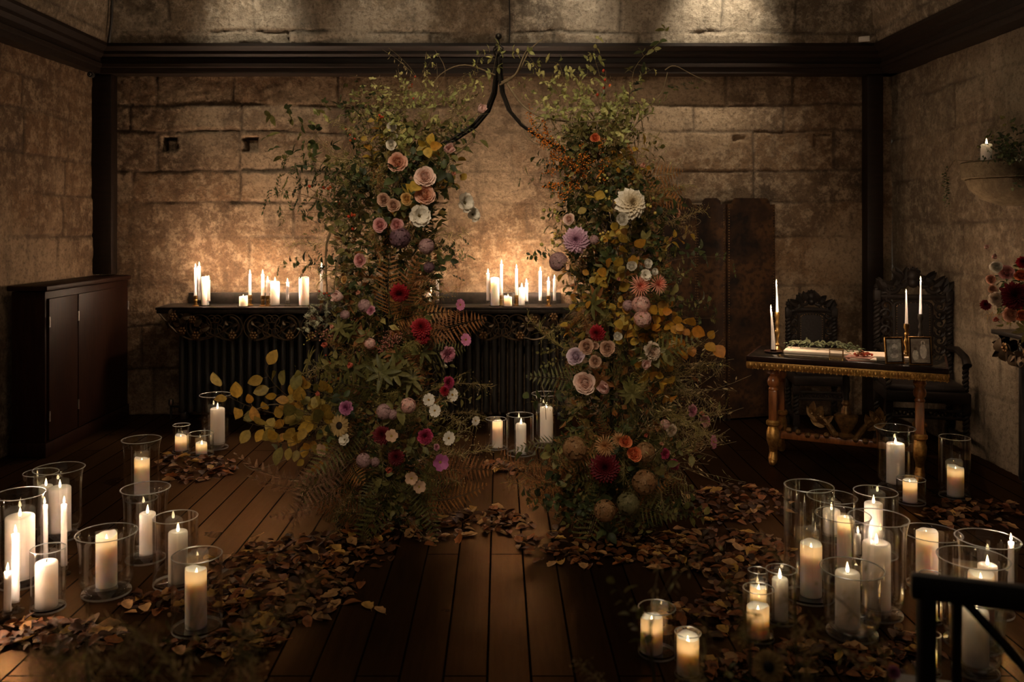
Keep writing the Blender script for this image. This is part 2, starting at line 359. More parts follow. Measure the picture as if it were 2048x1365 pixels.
# ================================================================== the room
def stone_wall(name, org, ua, va, W, Ht, courses, seed, mat, step=.012, bmin=.42, bmax=.95, holes=(), relief=.011, flip=False, soft=None):
    """wall face of irregular coursed blocks as one displaced grid; ua, va unit vectors, normal = ua x va"""
    rs = random.Random(seed); ua = np.array(ua, float); va = np.array(va, float); nn = np.cross(ua, va)
    if flip: nn = -nn
    nu, nv = int(W / step) + 1, int(Ht / step) + 1
    u = np.linspace(0, W, nu); v = np.linspace(0, Ht, nv); U, V = np.meshgrid(u, v, indexing='ij')
    b = np.array(courses)
    Vw = V + .055 * (fbm(U * 1.6, V * .4, seed) - .5) + .022 * (fbm(U * 9, V * 9, seed + 5) - .5)
    ci = np.clip(np.searchsorted(b, Vw) - 1, 0, len(b) - 2)
    dv = np.minimum(Vw - b[ci], b[ci + 1] - Vw)
    Uw = U + .02 * (fbm(U * 8, V * 6, seed + 9) - .5)
    du = np.full_like(U, 9.); tone = np.zeros_like(U); bul = np.zeros_like(U); jd = np.ones_like(U)
    for k in range(len(b) - 1):
        e = [-rs.uniform(.05, .6)]
        while e[-1] < W: e.append(e[-1] + rs.uniform(bmin, bmax))
        e = np.array(e); m = ci == k
        bi = np.clip(np.searchsorted(e, Uw[m]) - 1, 0, len(e) - 2)
        du[m] = np.minimum(Uw[m] - e[bi], e[bi + 1] - Uw[m])
        t = np.array([rs.random() for _ in e]); q = np.array([rs.uniform(-.008, .010) for _ in e])
        tone[m] = t[bi]; bul[m] = q[bi]
    edge = np.minimum(du, dv); rag = .5 + fbm(U * 22, V * 22, seed + 3)
    keep = smooth(.34, .56, fbm(U * 1.9, V * 1.9, seed + 21))
    if soft is not None: keep = keep * soft(U, V)
    joint = (1 - smooth(.002, .020, edge * rag)) * (.25 + .75 * keep)
    wash = fbm(U * 1.2 + 5, V * 1.5, seed + 40, 5)
    d = bul * keep - relief * joint + .016 * (fbm(U * 5, V * 5, seed + 50) - .5) + .012 * (fbm(U * 26, V * 26, seed + 60) - .5)
    for hu, hv, hw, hh, dep in holes:
        ins = (np.abs(U - hu + .006 * (rag - 1)) < hw / 2) & (np.abs(V - hv + .006 * (rag - 1)) < hh / 2)
        d[ins] = -dep
        inner = ins & (U > hu - hw * .18) & (V < hv + hh * .32); d[inner] = -dep * .35
    X = np.array(org)[None, None] + U[..., None] * ua + V[..., None] * va + d[..., None] * nn
    i = np.arange(nu - 1)[:, None] * nv; j = np.arange(nv - 1)[None]
    q = np.stack([i + j, i + nv + j, i + nv + j + 1, i + j + 1], -1).reshape(-1, 4)
    if flip: q = q[:, ::-1]
    mb = MB(); mb.add(X.reshape(-1, 3), q, np.stack([tone, joint, wash], -1).reshape(-1, 3))
    return tag(mb.build(name, mat, angle=180), kind='structure')

XL, XR, YB = -3.45, 3.30, 7.37
ZB, ZT = 2.85, 3.08
cz = [-.02, .38, .74, 1.09, 1.50, 1.79, 2.055, 2.39, 2.61, 2.90]
hol = [((px - 1000) * YB / F - XL + .012, H - (py - 450) * YB / F, .125, .125, .09) for px, py in ((337, 288), (498, 288))]
hol += [(1478 * YB / F - 1000 * YB / F - XL, H - (277 - 450) * YB / F, .11, .04, .03), ((1645 - 1000) * YB / F - XL, H - (280 - 450) * YB / F, .14, .11, .05)]
centre_soft = lambda U, V: 1 - .85 * (smooth(2.8, 3.1, U) * (1 - smooth(4.3, 4.8, U)))
stone_wall('wall_back', (XL, YB, 0), (1, 0, 0), (0, 0, 1), XR - XL, ZB + .05, cz, 3, M['stone'], holes=hol, flip=False, soft=centre_soft)
sl = np.array((.03, 1, 0)) / np.hypot(.03, 1)
stone_wall('wall_left', (-3.38 - .03 * (YB + 1.2), -1.2, 0), sl, (0, 0, 1), YB + 1.2, ZB + .05, [-.02, .35, .72, 1.06, 1.50, 1.82, 2.10, 2.42, 2.66, 2.95], 8, M['stone'], step=.016)
stone_wall('wall_right', (XR, -1.2, 0), (0, 1, 0), (0, 0, 1), YB + 1.2, ZB + .05, [-.02, .45, .85, 1.25, 1.62, 1.95, 2.30, 2.62, 2.95], 15, M['stone_grey'], step=.016, flip=True, relief=.011)
# the upper walls lean in above the oak frame
IN = .24
lz, ly = math.cos(math.radians(12)), math.sin(math.radians(12))
uc = [0, .11, .46, .85, 1.3, 1.7, 2.2]
stone_wall('wall_back_upper', (XL + IN - .1, YB - IN, ZT - .02), (1, 0, 0), (0, -ly, lz), XR - XL - 2 * IN + .2, 1.9, uc, 27, M['plaster'], step=.013, bmin=.5, bmax=1.1, relief=.010)
stone_wall('wall_left_upper', (XL + IN, -1.2, ZT - .02), (0, 1, 0), (ly, 0, lz), YB + 1.2 - IN, 1.9, uc, 33, M['plaster'], step=.02, bmin=.5, bmax=1.1, relief=.010)
stone_wall('wall_right_upper', (XR - IN, -1.2, ZT - .02), (0, 1, 0), (-ly, 0, lz), YB + 1.2 - IN, 1.9, uc, 39, M['plaster'], step=.02, bmin=.5, bmax=1.1, relief=.010, flip=True)

fl = MB(); fl.add([(XL - .1, -1.2, 0), (XR + .1, -1.2, 0), (XR + .1, YB + .1, 0), (XL - .1, YB + .1, 0), (XL - .1, -1.2, -.1), (XR + .1, -1.2, -.1), (XR + .1, YB + .1, -.1), (XL - .1, YB + .1, -.1)],
       [(0, 1, 2, 3), (7, 6, 5, 4), (0, 4, 5, 1), (1, 5, 6, 2), (2, 6, 7, 3), (3, 7, 4, 0)])
tag(fl.build('floor', M['floor'], smooth_=False), kind='structure')

def cornice(name, along):
    prof = [(-.02, ZB), (.15, ZB), (.155, ZB + .045), (.175, ZB + .05), (.18, ZB + .075), (.165, ZB + .085), (.165, ZB + .125), (.19, ZB + .14), (.205, ZB + .15), (.205, ZB + .175), (.235, ZB + .19), (.255, ZB + .205), (.255, ZT), (-.02, ZT)]
    vs = []
    for (end) in (0, 1):
        for p, z in prof: vs.append(along(end, p, z))
    n = len(prof); fs = [(i, (i + 1) % n, n + (i + 1) % n, n + i) for i in range(n)]
    mb = MB(); mb.add(vs, fs); mb.add(vs, [tuple(range(n)), tuple(range(n, 2 * n))[::-1]])
    return tag(mb.build(name, M['beam'], angle=25), kind='structure')
cornice('trim_1', lambda e, p, z: ((XL, XR)[e], YB - p, z))
cornice('trim_2', lambda e, p, z: (XL + p, (-1.2, YB)[e], z))
cornice('trim_3', lambda e, p, z: (XR - p, (-1.2, YB)[e], z))
tag(MB().box((-3.302, 7.31, (1.19 + ZB) / 2), (.165, .12, ZB - 1.19), .010).build('trim_4', M['beam']), kind='structure')
tag(MB().box((3.112, 7.31, ZB / 2), (.134, .12, ZB), .010).build('trim_5', M['beam']), kind='structure')

# small fittings on the frame
def on_upper(x, z):  # a point on the leaning back wall
    return Vector((x, YB - IN - (z - ZT + .02) * ly / lz - .012, z))
mb = MB(); mb.tube([on_upper(.075 + .004 * math.sin(k), ZT + .1 * k) for k in range(0, 12)], .006, 6)
tag(mb.build('wall_cable', M['cable']), 'thin black cable running straight up the plaster above the beam near the arch finial', 'cable')
mb = MB(); mb.tube([(XL + IN + .035 + .16 * t + .006 * math.sin(9 * t), YB - IN - .03 - .2 * t, ZT + .75 * t) for t in np.linspace(0, 1, 10)], .011, 6)
tag(mb.build('corner_cable', M['cable']), 'black cable rising up the corner above the dark post at far left', 'cable')
q = P(183, 150, 7.02); t = thing('camera_dome', 'small round black camera fixed under the beam corner at far left', 'camera', q)
MB().lathe([(.0, -.02), (.02, -.018), (.024, 0), (.022, .03), (0, .03)], seg=16, axis=(0, -1, 0)).build('housing', M['cable'], t)
MB().lathe([(.008, .0), (.012, .004), (.008, .008)], c=(0, -.026, 0), seg=16, axis=(0, -1, 0)).build('lens_ring', M['steel'], t)
tag(MB().box((2.94, 7.06, ZT + .02), (.085, .04, .04), .005, -.5).build('junction_box', M['white_plastic']), 'small pale junction box on top of the beam at the right corner', 'junction box')

# ------------------------------------------------------------------ left cabinet
X0, X1, Y0, Y1, ZC = XL + .09, -3.11, 6.00, 7.33, 1.185
cab = thing('cupboard', 'low dark mahogany cupboard with panelled doors along the left wall', 'cupboard', ((X0 + X1) / 2, (Y0 + Y1) / 2, 0))
cx_, cy_ = (X0 + X1) / 2, (Y0 + Y1) / 2
L_ = lambda x, y, z: (x - cx_, y - cy_, z)
MB().box(L_(cx_, cy_, ZC / 2 - .02), (X1 - X0 - .02, Y1 - Y0, ZC - .05), .004).box(L_(cx_, cy_, .05), (X1 - X0, Y1 - Y0 + .02, .10), .004).build('carcass', M['mahogany'], cab)
MB().box(L_(cx_ + .005, cy_ - .01, ZC - .022), (X1 - X0 + .03, Y1 - Y0 + .04, .035), .008).build('worktop', M['mahogany'], cab)
ys = [Y0 + .02, 6.44, 7.30]
for a, b in zip(ys[:-1], ys[1:]):
    d = MB().box(L_(X1 - .004, (a + b) / 2, .60), (.022, b - a - .012, .98), .004).build('door', M['mahogany'], cab)
    for zz in (.28, .93):
        MB().tube([L_(X1 + .010, b - .004, zz - .035), L_(X1 + .010, b - .004, zz + .035)], .006, 8).build('hinge', M['steel'], d)
    if a < 6.1:
        for zz in (.28, .93): MB().tube([L_(X1 + .010, a + .004, zz - .035), L_(X1 + .010, a + .004, zz + .035)], .006, 8).build('hinge', M['steel'], d)

# ------------------------------------------------------------------ radiator and iron shelf on the back wall
RX0, RX1 = (356 - 1000) * 7.2 / F, (1132 - 1000) * 7.2 / F
rad = thing('radiator', 'long black column radiator beneath the iron shelf on the back wall', 'radiator', ((RX0 + RX1) / 2, 7.24, 0))
rc = (RX0 + RX1) / 2
n = 46; w_ = (RX1 - RX0) / n; mb = MB()
for k in range(n):
    x = RX0 - rc + (k + .5) * w_
    pr = [(.010, .05), (.024, .06), (.027, .09), (.024, .13), (.024, .80), (.027, .84), (.024, .87), (.008, .885)]
    for yy in (-.045, .03): mb.lathe(pr, (x, yy, 0), 10)
    mb.box((x, -.008, .09), (w_ * .8, .10, .05), .01); mb.box((x, -.008, .84), (w_ * .8, .10, .05), .01)
mb.build('fins', M['radiator'], rad)
for x in (RX0 - rc + .05, RX1 - rc - .05, 0): MB().box((x, 0, .03), (.05, .13, .06), .01).build('foot', M['radiator'], rad)
v = MB().tube([(RX0 - rc - .065, -.02, .0), (RX0 - rc - .065, -.02, .10), (RX0 - rc, -.02, .10)], .011, 8).build('inlet_pipe', M['radiator'], rad)
MB().lathe([(.0, 0), (.018, .0), (.022, .02), (.016, .05), (0, .052)], (RX0 - rc - .065, -.02, .11), 12).build('valve', M['steel'], rad)

def spiral(c, r, turns, a0, sgn, n=40, r_in=.22):
    return [(c[0] + (r * (1 - (1 - r_in) * t)) * math.cos(a0 + sgn * turns * 2 * math.pi * t), c[1], c[2] + (r * (1 - (1 - r_in) * t)) * math.sin(a0 + sgn * turns * 2 * math.pi * t)) for t in np.linspace(0, 1, n)]
def rosette(mb, c, r):
    for k in range(6):
        a = k * math.pi / 3
        mb.ball((c[0] + r * .62 * math.cos(a), c[1] - .004, c[2] + r * .62 * math.sin(a)), r * .40, 8, sq=(1, .45, 1)) if False else None
        m = MB().ball((0, 0, 0), r * .40, 8)
        mb.add(m.v[0] * np.array((1, .45, 1)) + np.array((c[0] + r * .62 * math.cos(a), c[1] - .004, c[2] + r * .62 * math.sin(a))), m.f[0])
    mb.ball((c[0], c[1] - .012, c[2]), r * .3, 8)
def iron_leaf(mb, p, ang, L, w):
    d = np.array([[math.cos(ang), 0, math.sin(ang)]]); mb.leaves([p], d, [[0, -1, 0]], L, w, .25, (1, 1, 1), fold=.25)
def scroll_unit(root, x0, wid, ztop, y, sgn):
    """one mirrored half of the wrought frieze: big ring with spiral, rosette and small scrolls"""
    z = ztop - .115; c = (x0, y, z); r = .10
    mb = MB()
    ring = [(x0 + r * math.cos(a), y, z + r * math.sin(a)) for a in np.linspace(0, 2 * math.pi, 33)]
    mb.tube(ring, .0055, 6)
    mb.tube(spiral(c, r * .78, 1.1, math.pi * .5, sgn, r_in=.45), [.011 * (1 - .6 * t) for t in np.linspace(0, 1, 40)], 6)
    mb.tube(spiral((x0 + sgn * .145, y, ztop - .055), .047, 1.6, -math.pi * .5, sgn), .0045, 6)
    mb.tube(spiral((x0 + sgn * .155, y, ztop - .150), .050, 1.6, math.pi * .5, -sgn), .0045, 6)
    mb.tube([(x0 - sgn * (.02 + .0 * t) + sgn * .30 * t, y, ztop - .222 + .13 * t ** 1.7) for t in np.linspace(0, 1, 14)], .006, 6)
    for a, l in ((.4, .05), (2.2, .045), (3.6, .05), (5.4, .045)): iron_leaf(mb, (x0 + .02 * math.cos(a), y - .008, z + .02 * math.sin(a)), a, l, .03)
    s = mb.build('scroll', M['ironscroll'], root)
    mr = MB(); rosette(mr, (x0 + sgn * -.02, y - .012, z - .066), .036); mr.build('rosette', M['rosette'], s)
    return s
SX0, SX1, SZ = -2.76, .58, .94
shelf = thing('mantel_shelf', 'long black iron mantel shelf with scrolled frieze on the back wall', 'shelf', ((SX0 + SX1) / 2, 7.18, SZ))
sc_ = (SX0 + SX1) / 2
MB().box((0, 0, -.012), (SX1 - SX0, .36, .024), .005).box((0, -.17, -.036), (SX1 - SX0 - .02, .02, .03), .004).build('shelf_top', M['ironblack'], shelf)
MB().box((.04, .160, .046), (SX1 - SX0 - .22, .03, .092), .006).build('back_board', M['ironblack'], shelf)
xs = [461, 511]; per = .46
k = 0; x = (486 - 1000) * 7.0 / F - sc_ - 2 * per
while x < SX1 - sc_ - .1:
    for sg in (-1, 1):
        xx = x + sg * .105
        if SX0 - sc_ + .12 < xx - .2 * (sg < 0) and xx + .2 * (sg > 0) < SX1 - sc_ - .12: scroll_unit(shelf, xx, .2, -.045, -.172, sg)
    x += per * (1.0 if k % 2 == 0 else 1.0); k += 1
for sg in (-1, 1):                                         # cast vine brackets at both ends
    ex = sg * (SX1 - SX0) / 2 - sg * .03
    mb = MB(); mb.tube([(ex - sg * .36 * t, -.172, -.05 - .21 * math.sin(math.pi * min(1, t * 1.05) * .62)) for t in np.linspace(0, 1, 16)], .008, 6)
    mb.tube(spiral((ex - sg * .14, -.172, -.13), .085, 1.5, math.pi * .5, sg), .007, 6)
    for q in range(9):
        a = RNG.uniform(0, 6.28); iron_leaf(mb, (ex - sg * RNG.uniform(.02, .34), -.185, -.07 - RNG.uniform(0, .11)), a, .075, .055)
    b_ = mb.build('end_bracket', M['ironscroll'], shelf)
    for dx, dz in ((.12, -.075), (.27, -.10), (.19, -.19)):
        mr = MB(); rosette(mr, (ex - sg * dx, -.186, dz), .034); mr.build('rosette', M['rosette'], b_)

# ------------------------------------------------------------------ folding screen
SH = 1.82
zig = [(1322, 7.16), (1393, 7.28), (1453, 7.14), (1549, 7.26)]
pts = [((px - 1000) * y / F, y) for px, y in zig]
pts = [(2 * pts[0][0] - pts[1][0] - .02, 7.29)] + pts
scx, scy = pts[2]
screen = thing('folding_screen', 'tall dark brown patterned leather folding screen beside the right flower arrangement', 'folding screen', (scx, scy, 0))
for k in range(len(pts) - 1):
    a, b = Vector((*pts[k], 0)), Vector((*pts[k + 1], 0)); d = b - a; L = d.length - .008; ang = math.atan2(d.y, d.x); c = (a + b) / 2
    out = [(-L / 2, .02), (L / 2, .02), (L / 2, SH - .05)]
    nt_ = [(L / 2 - .045, SH - .052), (L / 2 - .055, SH - .02), (L / 2 - .075, SH)]
    out += nt_ + [(-x, z) for x, z in nt_[::-1]] + [(-L / 2, SH - .05)]
    nn = len(out); vs = [(x, -.012, z) for x, z in out] + [(x, .012, z) for x, z in out]
    fs = [tuple(range(nn)), tuple(range(nn, 2 * nn))[::-1]] + [(i, nn + i, nn + (i + 1) % nn, (i + 1) % nn) for i in range(nn)]
    p_ = MB().add(vs, fs).build('screen_panel', M['screen'], screen, loc=(c.x - scx, c.y - scy, 0), rot=(0, 0, ang), smooth_=False)
    for sx in (-1, 1):
        mb = MB()
        for z in np.arange(.06, SH - .07, .022): mb.ball((sx * (L / 2 - .012), -.013, z), .0055, 6)
        mb.build('nail_studs', M['studs'], p_)
    for sx in (-1, 1):
        MB().box((sx * (L / 2 - .014), 0, .01), (.025, .026, .02), .003).build('foot', M['ebony'], p_)
# ================================================================== candles and their glass
def flame_parts(root, z, s=1.0, lean=0.0, energy=1.0, x=0., y=0.):
    wk = MB().tube([(x, y, z - .004), (x + .001, y, z + .006 * s), (x + .003 * lean, y, z + .012 * s)], .0014, 6).build('wick', M['wick'], root)
    pr = [(0, 0), (.0042, .003), (.0066, .009), (.0064, .015), (.0048, .024), (.0026, .034), (0, .043)]
    mb = MB().lathe([(r * s, h * s) for r, h in pr], seg=14)
    v = mb.v[0]; v[:, 0] += lean * .5 * (v[:, 2] / .043) ** 2 * .012
    mb.build('flame', M['flame'], root, (x, y, z + .004))
    if energy > 0:
        lamp('candle_light', 'POINT', (x, y, z + .004 + .016 * s), energy * CANDLE_E, CANDLE_C, parent=root, shadow_soft_size=.006)

def pillar(label, loc, r, h, style='lit', lean=(0, 0), group='pillar candles', e=1.0, seed=0):
    """lit: flat shoulder with the flame on top; melt: burnt down into a glowing well; unlit: plain"""
    t = thing('pillar_candle', label, 'candle', loc, RNG.uniform(0, 6), group)
    rs = random.Random(seed); ph = rs.uniform(0, 6)
    if style == 'melt':
        dep = min(.45 * h, .028 + .5 * r); ti = .004
        prof = [(0, 0), (r * .97, 0), (r, .004), (r, h * .5), (r, h - .012), (r - .0005, h - .003), (r - ti * .5, h), (r - ti, h - .003), (r - ti * 1.4, h - dep * .5), (r - ti * 2.0, h - dep), (r * .45, h - dep - .002), (0, h - dep - .002)]
        amp = .10 * r + .002
        def wob(i, a, rr, zz):
            if 4 <= i <= 7: zz = zz + amp * (np.sin(a + ph) * .7 + np.sin(2 * a + 2 * ph) * .4 + .25 * np.sin(5 * a))
            if 3 <= i <= 5: rr = rr * (1 + .012 * np.sin(3 * a + ph))
            return rr, zz
        MB().lathe(prof, seg=30, wob=wob).build('wax_body', M['soft_wax'], t, angle=60)
        flame_parts(t, h - dep - .002, 1.15, rs.uniform(-.6, .6), e * 4.0)
    else:
        prof = [(0, 0), (r * .97, 0), (r, .004), (r, h * .5), (r, h - .010), (r - .002, h - .004), (r - .007, h - .001), (r * .72, h), (r * .45, h - .003), (0, h - .004)]
        if style == 'lit': prof = prof[:-3] + [(r * .7, h - .002), (r * .5, h - .008), (0, h - .010)]
        MB().lathe(prof, seg=30).build('wax_body', M['wax'], t, angle=60)
        if style == 'lit': flame_parts(t, h - .010, 1.0, rs.uniform(-.7, .7), e)
        else: MB().tube([(0, 0, h - .006), (.002, 0, h + .004), (.004, 0, h + .008)], .0016, 6).build('wick', M['wick'], t)
    return t
def taper(label, loc, r, h, tip=None, lean=0.0, e=1.0, group='taper candles', s=.8):
    t = thing('taper_candle', label, 'candle', loc, 0, group); tip = tip or r * .92
    n = 8; prof = [(0, 0), (r, 0)] + [(r + (tip - r) * k / n, h * k / n * .985) for k in range(1, n + 1)] + [(tip * .6, h * .996), (0, h)]
    mb = MB().lathe(prof, seg=18); v = mb.v[0]; v[:, 0] += lean * (v[:, 2] / h) ** 1.5 * h
    mb.build('wax_body', M['wax'], t, angle=60)
    flame_parts(t, h - .002, s, RNG.uniform(-.5, .5), e, x=lean * h)
    return t
GT = .004
VASES = []
def vase(kind, label, loc, r, h, group):
    VASES.append((loc[0], loc[1], r))
    t = thing('glass_vase' if kind == 'cyl' else 'hurricane_vase', label, 'vase', loc, 0, group)
    if kind == 'cyl':
        ou = [(0, 0), (r * .93, 0), (r, .006), (r, h * .5), (r, h - .002)]
        inn = [(r - GT, h - .002), (r - GT, h * .5), (r - GT, .016), (r * .8, .011), (0, .010)]
        MB().lathe(ou + inn, seg=44).build('glass_body', M['glass'], t)
        MB().lathe([(r, h - .002), (r + .0006, h), (r - GT * .5, h + .002), (r - GT - .0006, h), (r - GT, h - .002)], seg=44).build('rim', M['rim'], t)
        MB().lathe([(r * .93, 0), (r, .002), (r + .0008, .006), (r, .010)], seg=44).build('base_edge', M['rim'], t)
    else:
        # flared rim, gently tapering wall, rounded bottom on a ribbed ring foot
        f = [(.80, .10), (.86, .16), (.875, .26), (.87, .45), (.87, .66), (.885, .80), (.92, .91), (.975, .98), (1.0, 1.0)]
        fz = .022
        ou = [(0, fz), (r * .55, fz)] + [(r * a, fz + (h - fz) * b) for a, b in [(.70, .03)] + f]
        inn = [(r * a - GT, fz + (h - fz) * b + .0) for a, b in f[::-1]] + [(r * .62, fz + (h - fz) * .045 + .004), (0, fz + .012)]
        MB().lathe(ou + inn, seg=44).build('glass_body', M['glass'], t)
        MB().lathe([(r, h - .001), (r + .001, h + .001), (r - GT * .5, h + .003), (r - GT - .001, h + .001), (r - GT, h - .001)], seg=44).build('rim', M['rim'], t)
        ft = [(0, 0), (r * .72, 0), (r * .80, .004), (r * .80, .011), (r * .70, .016), (r * .60, fz), (0, fz)]
        MB().lathe([(r * .80, .003), (r * .805, .0075), (r * .80, .012)], seg=44).build('foot_edge', M['rim'], t)
        MB().lathe(ft, seg=44).build('foot', M['glass'], t)
    return t
FLOOR_SET = [  # glass: kind cx rim_w rim_y | candle: cx w top style | base_y | where
 ('hur', 431, 62, 790, 435, 28, 823, 'lit', 897, 'tall flared hurricane at the back under the radiator', 'tall pillar candle nearest the radiator'),
 ('cyl', 363, 34, 850, 362, 23, 873, 'melt', 904, 'narrow straight glass at the back left, in front of the radiator valve', 'short glowing candle in the narrow straight glass by the radiator'),
 ('cyl', 402, 50, 867, 403, 22, 888, 'melt', 910, 'low wide glass cylinder at the back left, before the tall hurricane', 'small glowing candle in the low wide cylinder by the radiator'),
 ('hur', 283, 76, 879, 284, 29, 925, 'melt', 1000, 'tall hurricane standing alone behind the left cluster', 'glowing candle in the hurricane farthest back in the left cluster'),
 ('hur', 291, 95, 977, 295, 31, 1035, 'lit', 1120, 'flared footed hurricane in the middle of the left cluster', 'lit pillar with bare flame in the middle hurricane of the left cluster'),
 ('cyl', 351, 86, 1034, 356, 37, 1065, 'lit', 1168, 'straight cylinder at the right edge of the left cluster, behind the front one', 'lit pillar in the straight cylinder second from the aisle on the left'),
 ('cyl', 394, 98, 1110, 392, 42, 1141, 'melt', 1258, 'wide straight cylinder frontmost of the left cluster by the aisle', 'brightly glowing pillar frontmost of the left cluster'),
 ('hur', 213, 117, 1066, 213, 40, 1080, 'melt', 1187, 'wide bell shaped hurricane at the front of the left cluster', 'glowing pillar in the wide bell shaped hurricane'),
 ('cyl', 96, 66, 1097, 93, 42, 1126, 'unlit', 1218, 'straight cylinder around the unlit candle at far left', 'the only unlit pillar candle, in a straight cylinder at far left'),
 ('hur', 40, 95, 988, 40, 54, 1042, 'lit', 1170, 'large hurricane cut by the left picture edge', 'thick pillar candle in the large hurricane at the left picture edge'),
 ('hur', 118, 96, 937, 120, 41, 983, 'lit', 1076, 'large flared hurricane at the back of the far left group', 'thick lit pillar in the large flared hurricane at back of far left group'),
 ('cyl', 82, 66, 945, 92, 26, 973, 'lit', 1050, 'cylinder half hidden behind the large flared hurricane at far left', 'lit pillar half hidden at the very back of the far left group'),
 ('cyl', 992, 42, 838, 995, 21, 844, 'melt', 897, 'left one of the three glasses between the flower arrangements', 'glowing pillar in the left glass between the flower arrangements'),
 ('cyl', 1040, 54, 830, 1042, 21, 849, 'lit', 909, 'middle one of the three glasses between the flower arrangements', 'lit pillar in the middle glass between the flower arrangements'),
 ('hur', 1090, 55, 788, 1093, 26, 821, 'lit', 893, 'tallest of the three glasses between the flower arrangements', 'tall lit pillar in the tallest glass between the flower arrangements'),
 ('hur', 1790, 77, 856, 1791, 34, 894, 'lit', 977, 'tall flared hurricane in front of the gilded table leg', 'tall lit pillar in front of the gilded table leg'),
 ('cyl', 1909, 58, 875, 1911, 31, 936, 'melt', 994, 'tall straight cylinder near the right wall', 'glowing pillar in the tall cylinder near the right wall'),
 ('cyl', 1822, 55, 958, 1820, 27, 963, 'melt', 1006, 'low wide cylinder in front of the table leg hurricane', 'small glowing candle in the low cylinder beneath the table'),
 ('cyl', 1618, 96, 972, 1622, 42, 1090, 'melt', 1195, 'tallest straight cylinder at the left of the right cluster', 'glowing pillar with uneven rim in the tallest straight cylinder'),
 ('hur', 1664, 97, 994, 1663, 33, 1028, 'lit', 1078, 'hurricane behind the tallest straight cylinder', 'lit pillar in the hurricane behind the tallest straight cylinder'),
 ('cyl', 1751, 84, 983, 1747, 35, 1008, 'lit', 1110, 'straight cylinder at the back of the right cluster', 'lit pillar at the back of the right cluster'),
 ('hur', 1686, 107, 1030, 1690, 30, 1044, 'melt', 1160, 'hurricane just right of the tallest straight cylinder', 'slim glowing pillar just right of the tallest straight cylinder'),
 ('hur', 1757, 115, 1036, 1753, 53, 1096, 'lit', 1230, 'largest hurricane in the middle of the right cluster', 'thick lit pillar in the largest hurricane of the right cluster'),
 ('hur', 1863, 115, 1066, 1854, 41, 1072, 'melt', 1175, 'hurricane behind the foreground chair post', 'glowing pillar directly behind the top corner of the foreground chair'),
 ('hur', 1975, 120, 1078, 1975, 36, 1140, 'lit', 1225, 'hurricane nearest the right picture edge', 'lit pillar in the hurricane nearest the right picture edge'),
 ('hur', 1946, 134, 1116, 1962, 48, 1159, 'melt', 1290, 'widest hurricane behind the chair top rail', 'thick glowing pillar just above the chair top rail'),
 ('hur', 1951, 108, 1195, 1951, 48, 1232, 'lit', 1345, 'hurricane seen through the chair back', 'pillar seen through the gap in the chair back'),
 ('cyl', 1861, 40, 1268, 1860, 26, 1300, 'melt', 1348, 'small cylinder seen beside the chair back post', 'short candle beside the chair back post'),
 ('cyl', 1861, 42, 1148, 1861, 26, 1210, 'melt', 1244, 'small cylinder whose rim shows above the chair corner', 'low candle hidden behind the chair corner'),
 ('hur', 1704, 123, 1138, 1695, 47, 1155, 'lit', 1269, 'bell shaped hurricane at the front of the right cluster', 'lit pillar with bare flame at the front of the right cluster'),
 ('cyl', 1517, 62, 1177, 1516, 44, 1215, 'melt', 1277, 'front small cylinder of the trio beside the right cluster', 'amber glowing pillar in the front small cylinder of the trio'),
 ('cyl', 1516, 40, 1141, 1517, 32, 1177, 'melt', 1220, 'narrow cylinder behind the front one of the trio', 'short glowing candle behind the amber one of the trio'),
 ('cyl', 1562, 60, 1139, 1560, 31, 1159, 'lit', 1243, 'right hand small cylinder of the trio', 'lit pillar with bare flame in the right hand cylinder of the trio'),
 ('cyl', 1376, 53, 1265, 1373, 44, 1277, 'melt', 1352, 'snug cylinder frontmost by the aisle on the right', 'very bright candle filling the frontmost snug cylinder on the right'),
 ('cyl', 1314, 75, 1215, 1303, 44, 1237, 'melt', 1308, 'wide cylinder closest to the aisle on the right', 'glowing pillar in the wide cylinder closest to the aisle on the right'),
]
for k, (kind, gx, gw, gy, px, pw, ty, style, by, gl, cl) in enumerate(FLOOR_SET):
    Y = FY(by); r = gw / 2 * Y / F; h = H - (gy - CY) * Y / F; X = (gx - CX) * Y / F
    vase(kind, ('clear glass, ' if kind == 'cyl' else 'clear glass, ') + gl, (X, Y, 0), r, h, 'glass candle vases on the floor')
    cr = pw / 2 * Y / F; ch = (by - ty) * Y / F; z0 = .010 if kind == 'cyl' else .034
    dx = (px - gx) * Y / F; lim = (r - GT) * (.98 if kind == 'cyl' else .80) - cr - .003; dx = max(-lim, min(lim, dx))
    pillar('ivory wax, ' + cl, (X + dx, Y, z0), cr, ch - z0 * .3, style, e=1.25, seed=k, group='pillar candles on the floor')

